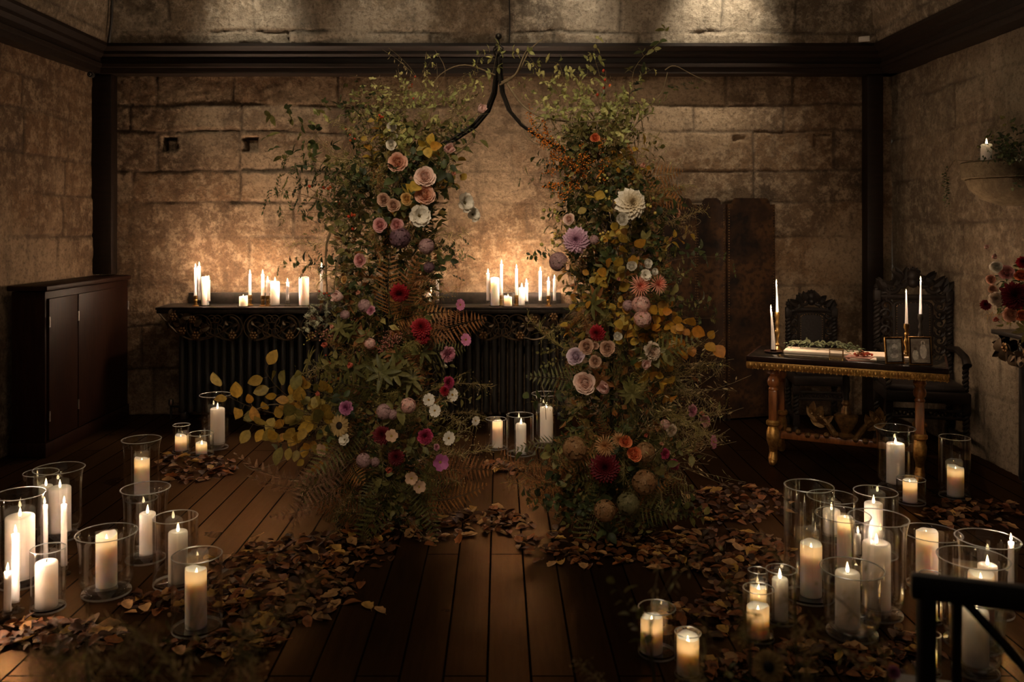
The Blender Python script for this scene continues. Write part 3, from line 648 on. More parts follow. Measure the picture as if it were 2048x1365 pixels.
def glass_stick(label, loc, r_c, h=.035, group='small candle holders', mat=None, stem=False):
    t = thing('candle_holder', label, 'candle holder', loc, 0, group); rb = max(.026, r_c * 2.2)
    pr = [(0, 0), (rb, 0), (rb, .005), (rb * .55, .010), (rb * .42, h * .45), (rb * .62, h * .62), (rb * .5, h * .75), (r_c + .005, h * .85), (r_c + .006, h + .010), (r_c + .001, h + .010), (r_c + .001, h), (0, h)]
    MB().lathe(pr, seg=20).build('holder_body', mat or M['glass'], t); VASES.append((loc[0], loc[1], rb)); return t
for px, w, ty, by, l in ((15, 14, 1143, 1243, 'shortest taper at the lower left picture edge'), (31, 15, 1067, 1224, 'tall taper at the left picture edge'),
                         (89, 13, 1009, 1141, 'taper rising behind the unlit candle at far left'), (128, 12, 1008, 1149, 'slender taper between the far left hurricanes and the bell hurricane'),
                         (1716, 12, 1068, 1125, 'slender taper in the middle of the right cluster'), (2022, 12, 1083, 1205, 'slender taper at the right picture edge')):
    Y = FY(by); X = (px - CX) * Y / F; r = w / 2 * Y / F; h = H - (ty - CY) * Y / F
    glass_stick('small glass holder under the ' + l, (X, Y, 0), r, .04)
    taper('ivory ' + l, (X, Y, .04), r, h - .04, e=.8, group='taper candles on the floor')

# ---- on the mantel shelf
YS = 7.10
def sx(px): return (px - CX) * YS / F
def sz(py): return H - (py - CY) * YS / F
LEFT_T = [(391, 536, 'leftmost taper on the mantel shelf', 'b'), (398.5, 532, 'second taper from the left end of the shelf', 'g'), (417.5, 560, 'taper in front of the thick pillar at the left end of the shelf', 'g'),
 (500, 548, 'taper standing behind the small votive on the shelf', 'b'), (525.5, 548, 'tall taper in a faceted holder, left of the plain pillar on the shelf', 'b'), (535.5, 561, 'shorter taper beside the plain pillar on the shelf', 'b'),
 (575, 565, 'short taper right of the plain pillar on the shelf', 'g'), (643, 533, 'tall taper at the edge of the left flower arrangement', 'b'), (875, 555, 'taper just right of the left flower arrangement', 'g'),
 (976, 546, 'left taper of the middle group on the shelf', 'g'), (1003, 528, 'tallest taper of the middle group on the shelf', 'b'),
 (1033, 537, 'taper behind the votive glass of the middle group', 'b'), (1053, 566, 'short taper beside the small pillar of the middle group', 'g'), (1080.5, 542, 'tall taper left of the right flower arrangement', 'g'),
 (1097, 562, 'short taper next to the right flower arrangement', 'b'), (1109, 558, 'taper half hidden by the right flower arrangement', 'g')]
for k, (px, ty, l, hk) in enumerate(LEFT_T):
    yy = YS + (0 if k not in (1, 3, 10, 11) else .06) - (.06 if k in (2, 12) else 0)
    s_ = yy / YS; X = (px - CX) * yy / F; h = H - (ty - CY) * yy / F - SZ; hh = .045 if hk == 'g' else .075
    glass_stick(('clear glass' if hk == 'g' else 'small brass') + ' holder under the ' + l.replace(' of the middle group', '').replace(' in a faceted holder', '').replace(', left of the plain pillar on the shelf', ' left of the plain pillar').replace(' at the left end of the shelf', ' at the left end'), (X, yy, SZ), .0125, hh, mat=M['glass'] if hk == 'g' else M['brass'])
    taper('cream ' + l, (X, yy, SZ + hh), .0125, h - hh, e=1.15, group='taper candles on the mantel shelf')
for px, w, ty, st, yy, l in ((410.5, 15, 554, 'melt', 7.14, 'thick pillar at the left end of the shelf, behind a taper'), (487, 17, 593, 'melt', 7.05, 'small votive on a dish in the left half of the shelf'),
    (550, 18, 563, 'lit', 7.12, 'plain pillar in the left half of the shelf'), (608, 20, 555, 'melt', 7.14, 'bright pillar beside the left flower arrangement on the shelf'), (856, 15, 572, 'melt', 7.14, 'pillar glimpsed through the left flower arrangement'),
    (990, 17.5, 556, 'melt', 7.1, 'bright thick pillar of the middle group on the shelf'), (1016, 16.5, 593, 'melt', 7.05, 'low votive of the middle group on the shelf'), (1043.5, 13, 575, 'lit', 7.12, 'small pillar of the middle group on the shelf')):
    X = (px - CX) * yy / F; h = H - (ty - CY) * yy / F - SZ
    pillar('cream ' + l, (X, yy, SZ + .006), w / 2 * yy / F, h - .006, st, group='pillar candles on the mantel shelf', seed=int(px), e=.7)
    MB_ = MB().lathe([(0, 0), (w / 2 * yy / F + .010, 0), (w / 2 * yy / F + .016, .008), (w / 2 * yy / F + .013, .009), (w / 2 * yy / F + .006, .005), (0, .005)], seg=26)
    tag(MB_.build('candle_dish', M['glass'], loc=(X, yy, SZ)), 'glass dish under the ' + l.replace(' on the shelf', ''), 'dish', 'glass dishes on the mantel shelf')
for px, w, ty, l in ((1016, 25, 585, 'around the low votive of the middle group'),):
    yy = 7.05; X = (px - CX) * yy / F; r = w / 2 * yy / F
    mb = MB().lathe([(r, .0), (r, .10), (r - .003, .10), (r - .003, .0)], seg=30)
    tag(mb.build('votive_glass', M['glass'], loc=(X, yy, SZ + .009)), 'small clear glass cylinder ' + l, 'glass')
# ================================================================== gilded table and what lies on it
TZ = .73
A = Vector((1.633, 5.81)); B = Vector((2.715, 5.29)); ud = (B - A).normalized(); nd = Vector((-ud.y, ud.x)); TL = (B - A).length; TD = .56
TA = math.atan2(ud.y, ud.x); TC = (A + B) / 2 + nd * TD / 2
table = thing('side_table', 'carved table with gilded edge and dark glass top in front of two carved chairs', 'table', (TC.x, TC.y, 0), TA)
def T3(u, v, z): p = TC + ud * u + nd * v; return Vector((p.x, p.y, z))      # table space to world
MB().box((0, 0, TZ - .018), (TL, TD, .036), .006).build('table_top', M['mahogany'], table)
MB().box((0, 0, TZ - .0005), (TL - .03, TD - .03, .007), .002).build('glass_top', pmat('dark_table_glass', (.008, .008, .007), (.012, .011, .009), 4, .12, bump=0, coat=.6), table)
z0 = TZ - .060
for (cx2, cy2, L, rot) in ((0, -TD / 2 + .012, TL - .02, 0), (0, TD / 2 - .012, TL - .02, 0), (-TL / 2 + .012, 0, TD - .02, 1), (TL / 2 - .012, 0, TD - .02, 1)):
    mb = MB(); d = (.022, L, .048) if rot else (L, .022, .048); mb.box((cx2, cy2, z0), d, .004)
    n = int(L / .034)
    for k in range(n):                                     # carved lunettes and beads all along the edge
        t = -L / 2 + (k + .5) * L / n; sgn = 1 if (cx2 if rot else cy2) > 0 else -1
        c = (cx2 + sgn * .012, t, z0) if rot else (t, cy2 + sgn * .012, z0)
        sq = (.35, 1, 1.25) if rot else (1, .35, 1.25)
        m_ = MB().ball((0, 0, 0), .013, 8)
        mb.add(m_.v[0] * np.array(sq) + np.array(c), m_.f[0])
        rg = [(c[0] + (0 if rot else .014 * math.cos(a)), c[1] + (.014 * math.cos(a) if rot else 0) - (0 if rot else -sgn * .004), c[2] + .019 * math.sin(a)) for a in np.linspace(0, 2 * math.pi, 11)]
        mb.tube(rg, .0022, 4, cap=False)
        mb.ball((c[0] + (0 if rot else .017), c[1] + (.017 if rot else 0), z0 - .022), .006, 6)
    mb.build('carved_edge', M['gilt'], table)
legp = [(.0, .672), (.040, .672), (.042, .655), (.030, .645), (.036, .630), (.040, .612), (.030, .600), (.022, .592), (.034, .575), (.040, .555), (.036, .535), (.024, .520), (.032, .508), (.030, .498), (.0, .498)]
for sx in (-1, 1):
    for sy in (-1, 1):
        x, y = sx * (TL / 2 - .16), sy * (TD / 2 - .10)
        lg = MB().lathe(legp, (x, y, 0), 20).box((x, y, .395), (.054, .054, .21), .008).build('leg', M['tablewood'], table)
        MB().lathe([(0, .300), (.036, .300), (.046, .290), (.046, .272), (.036, .262), (0, .262)], (x, y, 0), 20).build('gilt_collar', M['gilt'], lg)
        s_ = [(x + sx * .0, y + sy * d, z) for d, z in ((-.01, .262), (.012, .22), (.016, .17), (-.004, .12), (-.012, .085), (.004, .045), (.024, .02))]
        MB().tube(s_, [.030, .042, .040, .028, .026, .032, .026], 12).ball((x, y + sy * .028, .024), .024, 10).tube([(x - .03, y + sy * .01, .17), (x + .03, y + sy * .01, .17)], .020, 10).build('scroll_foot', M['gilt'], lg)
for sx in (-1, 1):
    x = sx * (TL / 2 - .16); MB().box((x, 0, .17), (.05, TD - .24, .06), .012).build('end_rail', M['tablewood'], table)
mb = MB().box((0, 0, .165), (TL - .34, .055, .05), .014)
st = mb.build('stretcher', M['tablewood'], table)
mb = MB()
for k in range(13):
    u = -.36 + .06 * k; mb.ball((u, -.02, .193 + .012 * math.cos(k * 1.2)), .022, 8)
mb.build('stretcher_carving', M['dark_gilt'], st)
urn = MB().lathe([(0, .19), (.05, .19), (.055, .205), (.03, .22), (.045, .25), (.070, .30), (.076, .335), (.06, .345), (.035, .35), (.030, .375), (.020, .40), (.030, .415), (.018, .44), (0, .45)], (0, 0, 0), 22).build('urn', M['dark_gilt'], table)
MB().lathe([(0, .44), (.02, .44), (.018, .48), (.026, .50), (.022, .60), (.028, .65), (.028, .672), (0, .672)], (0, .0, 0), 16).build('centre_column', M['ebony'], table)
for sx in (-1, 1):
    mb = MB(); mb.tube([(sx * (.07 + .16 * t), -.01, .20 + .12 * t + .05 * math.sin(3 * t)) for t in np.linspace(0, 1, 10)], [.022 * (1 - .5 * t) for t in np.linspace(0, 1, 10)], 8)
    for q in range(8):
        a = RNG.uniform(.3, 2.6); mb.leaves([(sx * (.13 + .012 * q), -.015, .25 + .01 * q)], [[sx * math.cos(a), -.15, math.sin(a)]], [[0, -1, 0]], .09, .05, .35, (1, 1, 1), fold=.3)
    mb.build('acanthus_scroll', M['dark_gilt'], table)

def candlestick(label, loc, h, mat):
    t = thing('candlestick', label, 'candlestick', loc, 0)
    pr = [(0, 0), (.040, 0), (.042, .006), (.034, .012), (.020, .022), (.012, .034), (.018, .045), (.011, .055), (.009, h * .36), (.016, h * .44), (.019, h * .52), (.012, h * .60), (.009, h * .66), (.016, h * .74), (.010, h * .80), (.012, h * .88), (.019, h * .94), (.016, h + .012), (.0105, h + .012), (.0105, h), (0, h)]
    MB().lathe(pr, seg=22).build('candlestick_body', mat, t); return t
# px, tip y, foot (u, v) on the table, candlestick height, lean
def at_table(px, Y): return (px - CX) * Y / F
for (px, ty, Y, ch, ln, r, lbl, stl, sm) in (
        (1538, 618, 5.93, .018, -.06, .0155, 'cream tapered candle, shorter of the leaning pair at the left end of the table', 'low dark saucer holder at the left end of the table', 'dish'),
        (1549, 568, 6.02, .255, -.035, .0145, 'cream tapered candle, taller of the leaning pair at the left end of the table', 'turned brass candlestick at the left end of the table', 'brass'),
        (1813, 588, 5.66, .215, -.01, .0145, 'cream tapered candle between the two photo frames', 'brass candlestick behind the two photo frames', 'brass'),
        (1841, 562, 5.74, .27, .005, .0145, 'cream tapered candle standing tallest on the right of the table', 'tall dark candlestick behind the wedding photo frame', 'dark')):
    X = at_table(px, Y); h = H - (ty - CY) * Y / F - TZ - ch; zb = TZ + .003
    if sm == 'dish':
        t = thing('candle_saucer', stl, 'candle holder', (X + .03, Y, zb), 0)
        MB().lathe([(0, 0), (.05, 0), (.062, .012), (.060, .014), (.020, .010), (.021, .024), (.017, .024), (.0165, .015), (0, .015)], seg=24).build('saucer', M['mahogany'], t)
        taper(lbl, (X + .03, Y, zb + .015), r, h, tip=.004, lean=ln, e=.4, group='taper candles on the table', s=.62)
    else:
        candlestick(stl, (X + (.02 if ln < -.02 else 0), Y, zb), ch, M['brass'] if sm == 'brass' else M['ironblack'])
        taper(lbl, (X + (.02 if ln < -.02 else 0), Y, zb + ch), .0100, h, tip=.004, lean=ln, e=.4, group='taper candles on the table', s=.62)

def photo_frame(label, px, Y, wpx, hpx, rz, figures, tone):
    W_, H_ = wpx * Y / F, hpx * Y / F; X = at_table(px, Y)
    t = thing('photo_frame', label, 'photo frame', (X, Y, TZ + .003), rz)
    tilt = Matrix.Rotation(-.12, 3, 'X')
    def q(x, y, z): return tilt @ Vector((x, y, z))
    e = .008; mb = MB()
    for c, d in (((0, 0, e / 2), (W_, .012, e)), ((0, 0, H_ - e / 2), (W_, .012, e)), ((-W_ / 2 + e / 2, 0, H_ / 2), (e, .012, H_ - 2 * e)), ((W_ / 2 - e / 2, 0, H_ / 2), (e, .012, H_ - 2 * e))):
        mb.box(q(*c), d, .002, m=tilt)
    mb.build('frame', M['brass'], t)
    MB().box(q(0, .003, H_ / 2), (W_ - 2 * e, .004, H_ - 2 * e), m=tilt).build('back_panel', M['mahogany'], t)
    ph = MB().box(q(0, -.001, H_ / 2), (W_ - 2 * e - .012, .003, H_ - 2 * e - .012), m=tilt).build('photograph', pmat('photo_grey_' + tone, *(((.12, .12, .11), (.62, .60, .54)) if tone == 'a' else ((.22, .175, .14), (.45, .38, .30))), 22, .25, bump=0), t)
    for (fx, fz, fw, fh, c) in figures:
        n = 18; vs = [q(fx * W_ + fw * W_ * math.cos(a), -.0032, fz * H_ + fh * H_ * math.sin(a)) for a in np.linspace(0, 2 * math.pi, n, endpoint=False)]
        v2 = [v_ + Vector((0, .0012, 0)) for v_ in vs]
        mb = MB().add([tuple(v_) for v_ in vs + v2], [tuple(range(n)), tuple(range(n, 2 * n))[::-1]] + [(i, n + i, n + (i + 1) % n, (i + 1) % n) for i in range(n)], c)
        mb.build('printed_figure', M['photo_ink'], ph, smooth_=False)
    MB().tube([q(0, .004, H_ * .7), (0, .075, .004)], .004, 6).build('easel_strut', M['mahogany'], t)
M['photo_ink'] = leafmat('photo_ink', .4, 0)
photo_frame('gilt photo frame tilted left with an old black and white garden portrait', 1790, 5.46, 40, 53, .16, [(.03, .62, .16, .12, (.8, .79, .73)), (.0, .45, .13, .14, (.32, .31, .28)), (-.02, .30, .22, .10, (.7, .68, .62)), (.03, .70, .05, .05, (.9, .88, .82))], 'a')
photo_frame('gilt photo frame with an old wedding portrait of figures in white', 1842, 5.40, 45, 57, -.06, [(.12, .48, .15, .26, (.92, .84, .72)), (.12, .78, .09, .08, (.85, .76, .64)), (.12, .77, .045, .05, (.28, .2, .14)), (-.22, .34, .13, .20, (.88, .80, .68)), (-.22, .58, .07, .06, (.20, .15, .11)), (-.20, .56, .04, .04, (.45, .35, .26)), (.0, .15, .3, .06, (.5, .43, .34))], 'b')

tag(MB().box((0, 0, .011), (.46, .20, .022), .006).build('order_booklet', M['paper'], loc=T3(-.16, .03, TZ + .003), rot=(0, 0, TA)), 'long cream folded paper booklet lying at the left on the table', 'booklet')
tag(MB().box((0, 0, .009), (.26, .22, .018), .005).build('cream_cloth', M['paper'], loc=T3(.24, .04, TZ + .003), rot=(0, 0, TA + .1)), 'cream paper sheets lying behind the photo frame', 'paper')
for k, (u, v, dz, rz, m_) in enumerate(((.095, -.075, .0, .25, 'pinkpaper'), (.115, -.070, .008, .05, 'paper'), (.09, -.065, .016, -.2, 'pinkpaper'))):
    zz = .003 + dz
    tag(MB().box((0, 0, .004), (.155, .11, .008), .002).build('card', M[m_], loc=T3(u, v - .11, TZ + zz), rot=(0, 0, TA + rz)), ('lowest blush card of the small stack at the front of the table', 'cream card in the middle of the small stack on the table', 'topmost blush card of the small stack on the table')[k], 'card', 'cards stacked on the table')
mb = MB()
for k in range(16):
    p = (RNG.uniform(-.06, .06), RNG.uniform(-.03, .03), RNG.uniform(.008, .022)); mb.ball(p, .009, 7, (RNG.uniform(.35, .6), .09, .05))
for k in range(12): mb.leaves([(RNG.uniform(-.05, .05), RNG.uniform(-.03, .03), .012)], [[RNG.uniform(-1, 1), RNG.uniform(-1, 1), .3]], [[0, 0, 1]], .05, .02, .2, (.28, .12, .06))
tag(mb.build('berry_sprig', M['berry'], loc=T3(.10, -.175, TZ + .026)), 'small sprig of red berries lying on the blush cards', 'sprig')
gb = thing('glass_box', 'small clear glass box with brass edges before the booklet on the table', 'box', T3(-.05, -.13, TZ + .003), TA)
mb = MB(); a_, b_, c_ = .04, .03, .055
for sx in (-1, 1):
    for sy in (-1, 1): mb.box((sx * a_, sy * b_, c_ / 2), (.004, .004, c_))
    for zz in (.002, c_): mb.box((0, sx * b_, zz), (2 * a_, .004, .004)); mb.box((sx * a_, 0, zz), (.004, 2 * b_, .004))
mb.build('brass_edges', M['brass'], gb); MB().box((0, 0, c_ / 2), (2 * a_ - .004, 2 * b_ - .004, c_ - .004)).build('glass_panes', M['glass'], gb)
gar = thing('ribbon_garland', 'pale green braided garland heaped on the booklet at the back of the table', 'garland', T3(-.15, .06, TZ + .026), TA)
mb = MB()
for k in range(34):
    c = Vector((RNG.uniform(-.19, .19), RNG.uniform(-.045, .045), .012 + RNG.uniform(0, .03))); rr = RNG.uniform(.016, .03); ax = RNG.uniform(0, 3.1); tl = RNG.uniform(-.7, .7)
    lp = [c + Vector((rr * math.cos(a) * math.cos(ax), rr * math.cos(a) * math.sin(ax), abs(rr * .8 * math.sin(a)) + tl * .006)) for a in np.linspace(0, 2 * math.pi, 12)]
    g = RNG.uniform(.6, 1.0); mb.tube(lp, .0055, 5, (.17 * g, .19 * g, .10 * g), cap=False)
mb.build('braid', M['dry'], gar)
mb = MB(); lv = 60
mb.leaves(NP.uniform((-.24, -.05, .006), (.24, .05, .045), (lv, 3)), NP.normal(0, 1, (lv, 3)) * (1, 1, .4), np.tile((0, 0, 1.), (lv, 1)) + NP.normal(0, .3, (lv, 3)), .035, .016, .2, np.array((.16, .20, .11)) * NP.uniform(.6, 1.5, (lv, 1)))
mb.build('foliage', M['leaf'], gar)
mb = MB().box((0, 0, .006), (.09, .03, .012), .005)
tag(mb.build('folded_card', M['pinkpaper'], loc=T3(.47, -.06, TZ + .003), rot=(0, 0, TA - .2)), 'small blush folded card at the right end of the table', 'card')

# ================================================================== carved chairs
def barley(mb, x, y, z0, z1, r, turns):
    for ph in (0, math.pi):
        n = int(turns * 14); mb.tube([(x + r * .55 * math.cos(ph + 2 * math.pi * turns * t), y + r * .55 * math.sin(ph + 2 * math.pi * turns * t), z0 + (z1 - z0) * t) for t in np.linspace(0, 1, n)], r * .62, 7)
def carved_chair(label, loc, rz, W, SD, SHt, top, arms):
    t = thing('carved_chair', label, 'chair', loc, rz)
    hw = W / 2 - .025; yb = SD / 2 - .03; bt = top * .86
    for sx in (-1, 1):
        mb = MB(); barley(mb, sx * hw, yb, SHt + .06, bt - .05, .023, (bt - SHt) / .075)
        mb.box((sx * hw, yb, SHt + .02), (.046, .046, .10), .006).box((sx * hw, yb, bt - .03), (.048, .048, .08), .006)
        mb.lathe([(0, bt), (.020, bt), (.012, bt + .012), (.024, bt + .032), (.016, bt + .05), (.006, bt + .058), (.010, bt + .068), (0, bt + .078)], (sx * hw, yb, 0), 14)
        mb.build('back_post', M['ebony'], t)
        for yy, nm in ((yb, 'leg'), (-SD / 2 + .035, 'leg')):
            m2 = MB().box((sx * hw, yy, SHt - .10), (.048, .048, .10), .006).box((sx * hw, yy, .11), (.048, .048, .09), .006).lathe([(0, 0), (.022, 0), (.028, .02), (.022, .05), (.020, .07), (0, .07)], (sx * hw, yy, 0), 12)
            barley(m2, sx * hw, yy, .15, SHt - .14, .021, (SHt - .29) / .06); m2.build('leg', M['ebony'], t)
    MB().box((0, 0, SHt - .035), (W, SD, .075), .012).build('seat_rail', M['ebony'], t)
    MB().box((0, -.01, SHt + .02), (W - .05, SD - .07, .055), .022).build('seat', M['leather'], t)
    ph = (top - SHt)
    pw = W * .46; z0, z1 = SHt + .15, SHt + ph * .66
    fr = MB()
    n = 12; arch = [(pw / 2 * math.cos(a), z1 + pw * .13 * math.sin(a)) for a in np.linspace(0, math.pi, n)]
    outl = [(-pw / 2, z0), (pw / 2, z0)] + arch
    fr.tube([(x, yb, z) for x, z in outl + [outl[0]]], .016, 8)
    nn = len(outl); vs = [(x, yb - .012, z) for x, z in outl] + [(x, yb + .012, z) for x, z in outl]
    MB().add(vs, [tuple(range(nn)), tuple(range(nn, 2 * nn))[::-1]] + [(i, nn + i, nn + (i + 1) % nn, (i + 1) % nn) for i in range(nn)]).build('back_panel', M['leather'], t, smooth_=False)
    fr.box((0, yb, z0 - .02), (W - .06, .03, .04), .008)
    fr.build('panel_frame', M['ebony'], t)
    sd = MB(); per = [Vector((x, z)) for x, z in outl]
    for k in range(nn):
        a, b = per[k], per[(k + 1) % nn]; m_ = max(1, int((b - a).length / .018))
        for q in range(m_): p = a.lerp(b, q / m_) * 1.0; sd.ball((p.x * .90, yb - .014, z0 + (p.y - z0) * .97 + .006), .0042, 6)
    sd.build('nail_studs', M['studs'], t)
    # pierced side carving: stacked C scrolls and leaves
    for sx in (-1, 1):
        c = MB(); k = 0; z = z0
        while z < z1 + .03:
            x = sx * (pw / 2 + (hw - pw / 2) * .48); r = (hw - pw / 2) * .36
            c.tube(spiral((x, yb, z + .03), r, 1.2, (k % 2) * math.pi, sx * (1 if k % 2 else -1), 22), [.012 * (1 - .45 * q) for q in np.linspace(0, 1, 22)], 6)
            c.leaves([(x, yb - .012, z)], [[sx * .6, -.2, 1 if k % 2 else -.6]], [[0, -1, 0]], .06, .035, .4, (1, 1, 1), fold=.35)
            z += .062; k += 1
        c.build('side_carving', M['ebony'], t)
    cr = MB()                                             # the crest: big scrolls climbing to a crowned centre
    zc = z1 + pw * .14
    cr.tube([(hw * .98 * math.cos(a), yb, bt - .04 + (zc - bt + .07) * math.sin(a)) for a in np.linspace(0, math.pi, 24)], .020, 8)
    for sx in (-1, 1):
        for k, (fx, fz, r) in enumerate(((.80, .22, .045), (.55, .46, .050), (.30, .66, .042))):
            cc = (sx * hw * fx, yb, bt - .04 + (top - bt) * fz); s_ = W / .44
            cr.tube(spiral(cc, r * s_, 1.35, math.pi * (.2 if sx > 0 else .8), -sx, 26), [.017 * s_ * (1 - .5 * q) for q in np.linspace(0, 1, 26)], 7)
            for q in range(3): cr.leaves([(cc[0], yb - .015, cc[2])], [[sx * RNG.uniform(-.4, 1), -.2, RNG.uniform(.1, 1)]], [[0, -1, 0]], .085 * s_, .05, .5, (1, 1, 1), fold=.35)
    cr.ball((0, yb, top - (top - bt) * .35), .042 * W / .44, 12); cr.ball((0, yb - .01, top - (top - bt) * .62), .034 * W / .44, 10)
    for k in range(5):
        a = math.pi * (.15 + .175 * k); cr.leaves([(0, yb - .01, top - (top - bt) * .3)], [[math.cos(a), -.12, math.sin(a)]], [[0, -1, 0]], (top - bt) * .33, .045, .25, (1, 1, 1), fold=.3)
    cr.build('crest_carving', M['ebony'], t)
    m2 = MB()
    for k in range(9): m2.tube(spiral((-hw + .05 + k * (W - .15) / 8, -SD / 2 + .03, .30), .022, 1.2, 0, 1 if k % 2 else -1, 16), .008, 6)
    m2.box((0, -SD / 2 + .03, .275), (W - .08, .022, .02), .004).box((0, -SD / 2 + .03, .325), (W - .08, .022, .018), .004)
    m2.build('front_stretcher', M['ebony'], t)
    for sx in (-1, 1): MB().box((sx * hw, 0, .11), (.024, SD - .10, .035), .006).build('side_stretcher', M['ebony'], t)
    if arms:
        for sx in (-1, 1):
            a_ = MB().tube([(sx * hw, yb - .02, SHt + .25), (sx * hw, 0, SHt + .27), (sx * hw, -SD / 2 + .06, SHt + .24), (sx * hw, -SD / 2 + .01, SHt + .19)], [.022, .024, .026, .03], 9)
            barley(a_, sx * hw, -SD / 2 + .05, SHt + .01, SHt + .23, .020, 3.4); a_.build('arm', M['ebony'], t)
    return t
carved_chair('smaller carved dark chair with black leather back behind the middle of the table', (2.46, 6.82, 0), -.16, .40, .42, .45, 1.08, False)
carved_chair('large carved dark armchair with crested back behind the right end of the table', (2.985, 6.22, 0), -.22, .54, .48, .45, 1.29, True)

# ================================================================== right wall: stone corbel, console shelf
cb = thing('stone_corbel', 'rounded stone corbel bracket projecting from the right wall', 'corbel', (XR, 5.55, 1.715))
prof = [(0, .0), (.10, .012), (.19, .05), (.245, .11), (.265, .17), (.262, .178), (.285, .182), (.29, .275), (.28, .285), (0, .285)]
mb = MB(); seg = 30; a = np.linspace(math.pi * .5, math.pi * 1.5, seg)
vs = np.concatenate([np.stack([r * np.cos(a) * 1.20, r * np.sin(a) * 1.10, np.full(seg, z)], 1) for r, z in prof])
vs += (np.stack([fbm(vs[:, 1] * 14, vs[:, 2] * 14, 3), fbm(vs[:, 0] * 14, vs[:, 2] * 14, 4), fbm(vs[:, 0] * 14, vs[:, 1] * 14, 6)], 1) - .5) * .016
fs = [(i * seg + j, i * seg + j + 1, (i + 1) * seg + j + 1, (i + 1) * seg + j) for i in range(len(prof) - 1) for j in range(seg - 1)]
mb.add(vs, fs, (.4, 0, .3)); mb.build('corbel_block', M['corbel'], cb)
pillar('short ivory pillar candle standing on the stone corbel at the right wall', (3.125, 5.62, 2.003), .034, .118, 'lit', e=1.6, seed=77, group='pillar candles on the corbel')

CSX, CSY0, CSY1 = 3.06, 4.2, 5.46
con = thing('console_shelf', 'dark iron console shelf with vine bracket on the right wall', 'shelf', ((CSX + XR) / 2, (CSY0 + CSY1) / 2, .95))
cxx, cyy = (CSX + XR) / 2, (CSY0 + CSY1) / 2; wx = XR - CSX - .01
MB().box((-.005, 0, -.014), (wx, CSY1 - CSY0, .028), .006).build('shelf_top', M['ironblack'], con)
mb = MB(); yb_ = CSY1 - cyy - .02; xb = -wx / 2 + .03
for k in range(7):
    c = (xb, yb_ - .09 - .13 * k, -.115 - .03 * (k % 2)); sp = [(c[0], c[1] + (p[0] - c[0]), p[2]) for p in spiral(c, .075, 1.4, math.pi * .5, 1 if k % 2 else -1)]
    mb.tube(sp, .0065, 6)
for k in range(16):
    a_ = RNG.uniform(0, 6.28); mb.leaves([(xb - .012, yb_ - RNG.uniform(.02, .8), -.06 - RNG.uniform(0, .14))], [[-.2, math.cos(a_), math.sin(a_)]], [[-1, -.3, 0]], .09, .07, .35, (1, 1, 1), fold=.3)
# the bracket's end face, seen from the aisle
mb.tube(spiral((xb + .075, yb_, -.125), .085, 1.7, math.pi * .5, 1), .0075, 7); mb.tube(spiral((xb + .165, yb_, -.09), .05, 1.5, 0, -1), .006, 6)
for k in range(14):
    a_ = RNG.uniform(0, 6.28); mb.leaves([(xb + RNG.uniform(.0, .18), yb_ - .012, -.05 - RNG.uniform(0, .12))], [[math.cos(a_), -.2, math.sin(a_)]], [[0, -1, 0]], .075, .055, .35, (1, 1, 1), fold=.3)
mb.build('vine_bracket', M['ironscroll'], con)
for k in range(4):
    m_ = MB(); rosette(m_, (0, 0, 0), .034); v_ = np.concatenate(m_.v)
    MB().add(np.stack([v_[:, 1] + xb - .012, v_[:, 0] + yb_ - .10 - .22 * k, v_[:, 2] - .10], 1), np.concatenate(m_.f)).build('rosette', M['rosette'], con)
rr = thing('radiator', 'black column radiator under the console shelf on the right wall', 'radiator', (XR - .10, 4.66, 0))
mb = MB()
for k in range(20):
    y = -.63 + .066 * k
    for xx in (-.04, .04): mb.lathe([(.010, .05), (.024, .06), (.027, .09), (.024, .13), (.024, .80), (.027, .84), (.024, .87), (.008, .885)], (xx, y, 0), 10)
    mb.box((0, y, .09), (.10, .055, .05), .01).box((0, y, .84), (.10, .055, .05), .01)
mb.build('fins', M['radiator'], rr)
for y in (-.55, .58): MB().box((0, y, .03), (.13, .05, .06), .01).build('foot', M['radiator'], rr)

# ================================================================== foreground chair
fc = thing('cross_back_chair', 'dark wooden cross back chair cut off by the lower right picture corner', 'chair', (1.125, 1.93, 0), -.33)
CW, CD, CSH, CT = .43, .42, .46, .885
for sx in (-1, 1):
    MB().tube([(sx * (CW / 2 - .02), -CD / 2, 0), (sx * (CW / 2 - .02), -CD / 2 + .01, CSH), (sx * (CW / 2 - .02), -CD / 2 - .025, CT - .02)], [.017, .021, .019], 10).build('back_post', M['chairwood'], fc)
    MB().tube([(sx * (CW / 2 - .02), CD / 2 - .02, 0), (sx * (CW / 2 - .02), CD / 2 - .02, CSH - .02)], [.016, .020], 10).build('leg', M['chairwood'], fc)
    MB().tube([(sx * (CW / 2 - .02), -CD / 2 + .0, .18), (sx * (CW / 2 - .02), CD / 2 - .02, .18)], .010, 8).build('side_stretcher', M['chairwood'], fc)
MB().box((0, -.0, CSH), (CW + .01, CD + .02, .028), .010).build('seat', M['chairwood'], fc)
MB().box((0, -CD / 2 - .024, CT - .018), (CW + .02, .026, .050), .006).build('top_rail', M['chairwood'], fc)
MB().box((0, -CD / 2 - .004, CSH + .10), (CW - .05, .022, .030), .005).build('lower_rail', M['chairwood'], fc)
yq = -CD / 2 - .014; z0_, z1_ = CSH + .11, CT - .04
for sx in (-1, 1): MB().tube([(sx * (CW / 2 - .075), yq + .004, z0_), (sx * (CW / 2 - .075), yq - .008, z1_)], .009, 8).build('back_slat', M['chairwood'], fc)
for sx in (-1, 1): MB().tube([(sx * (CW / 2 - .09), yq - .008, z1_), (-sx * (CW / 2 - .09), yq + .004, z0_)], .0095, 8).build('cross_bar', M['chairwood'], fc)
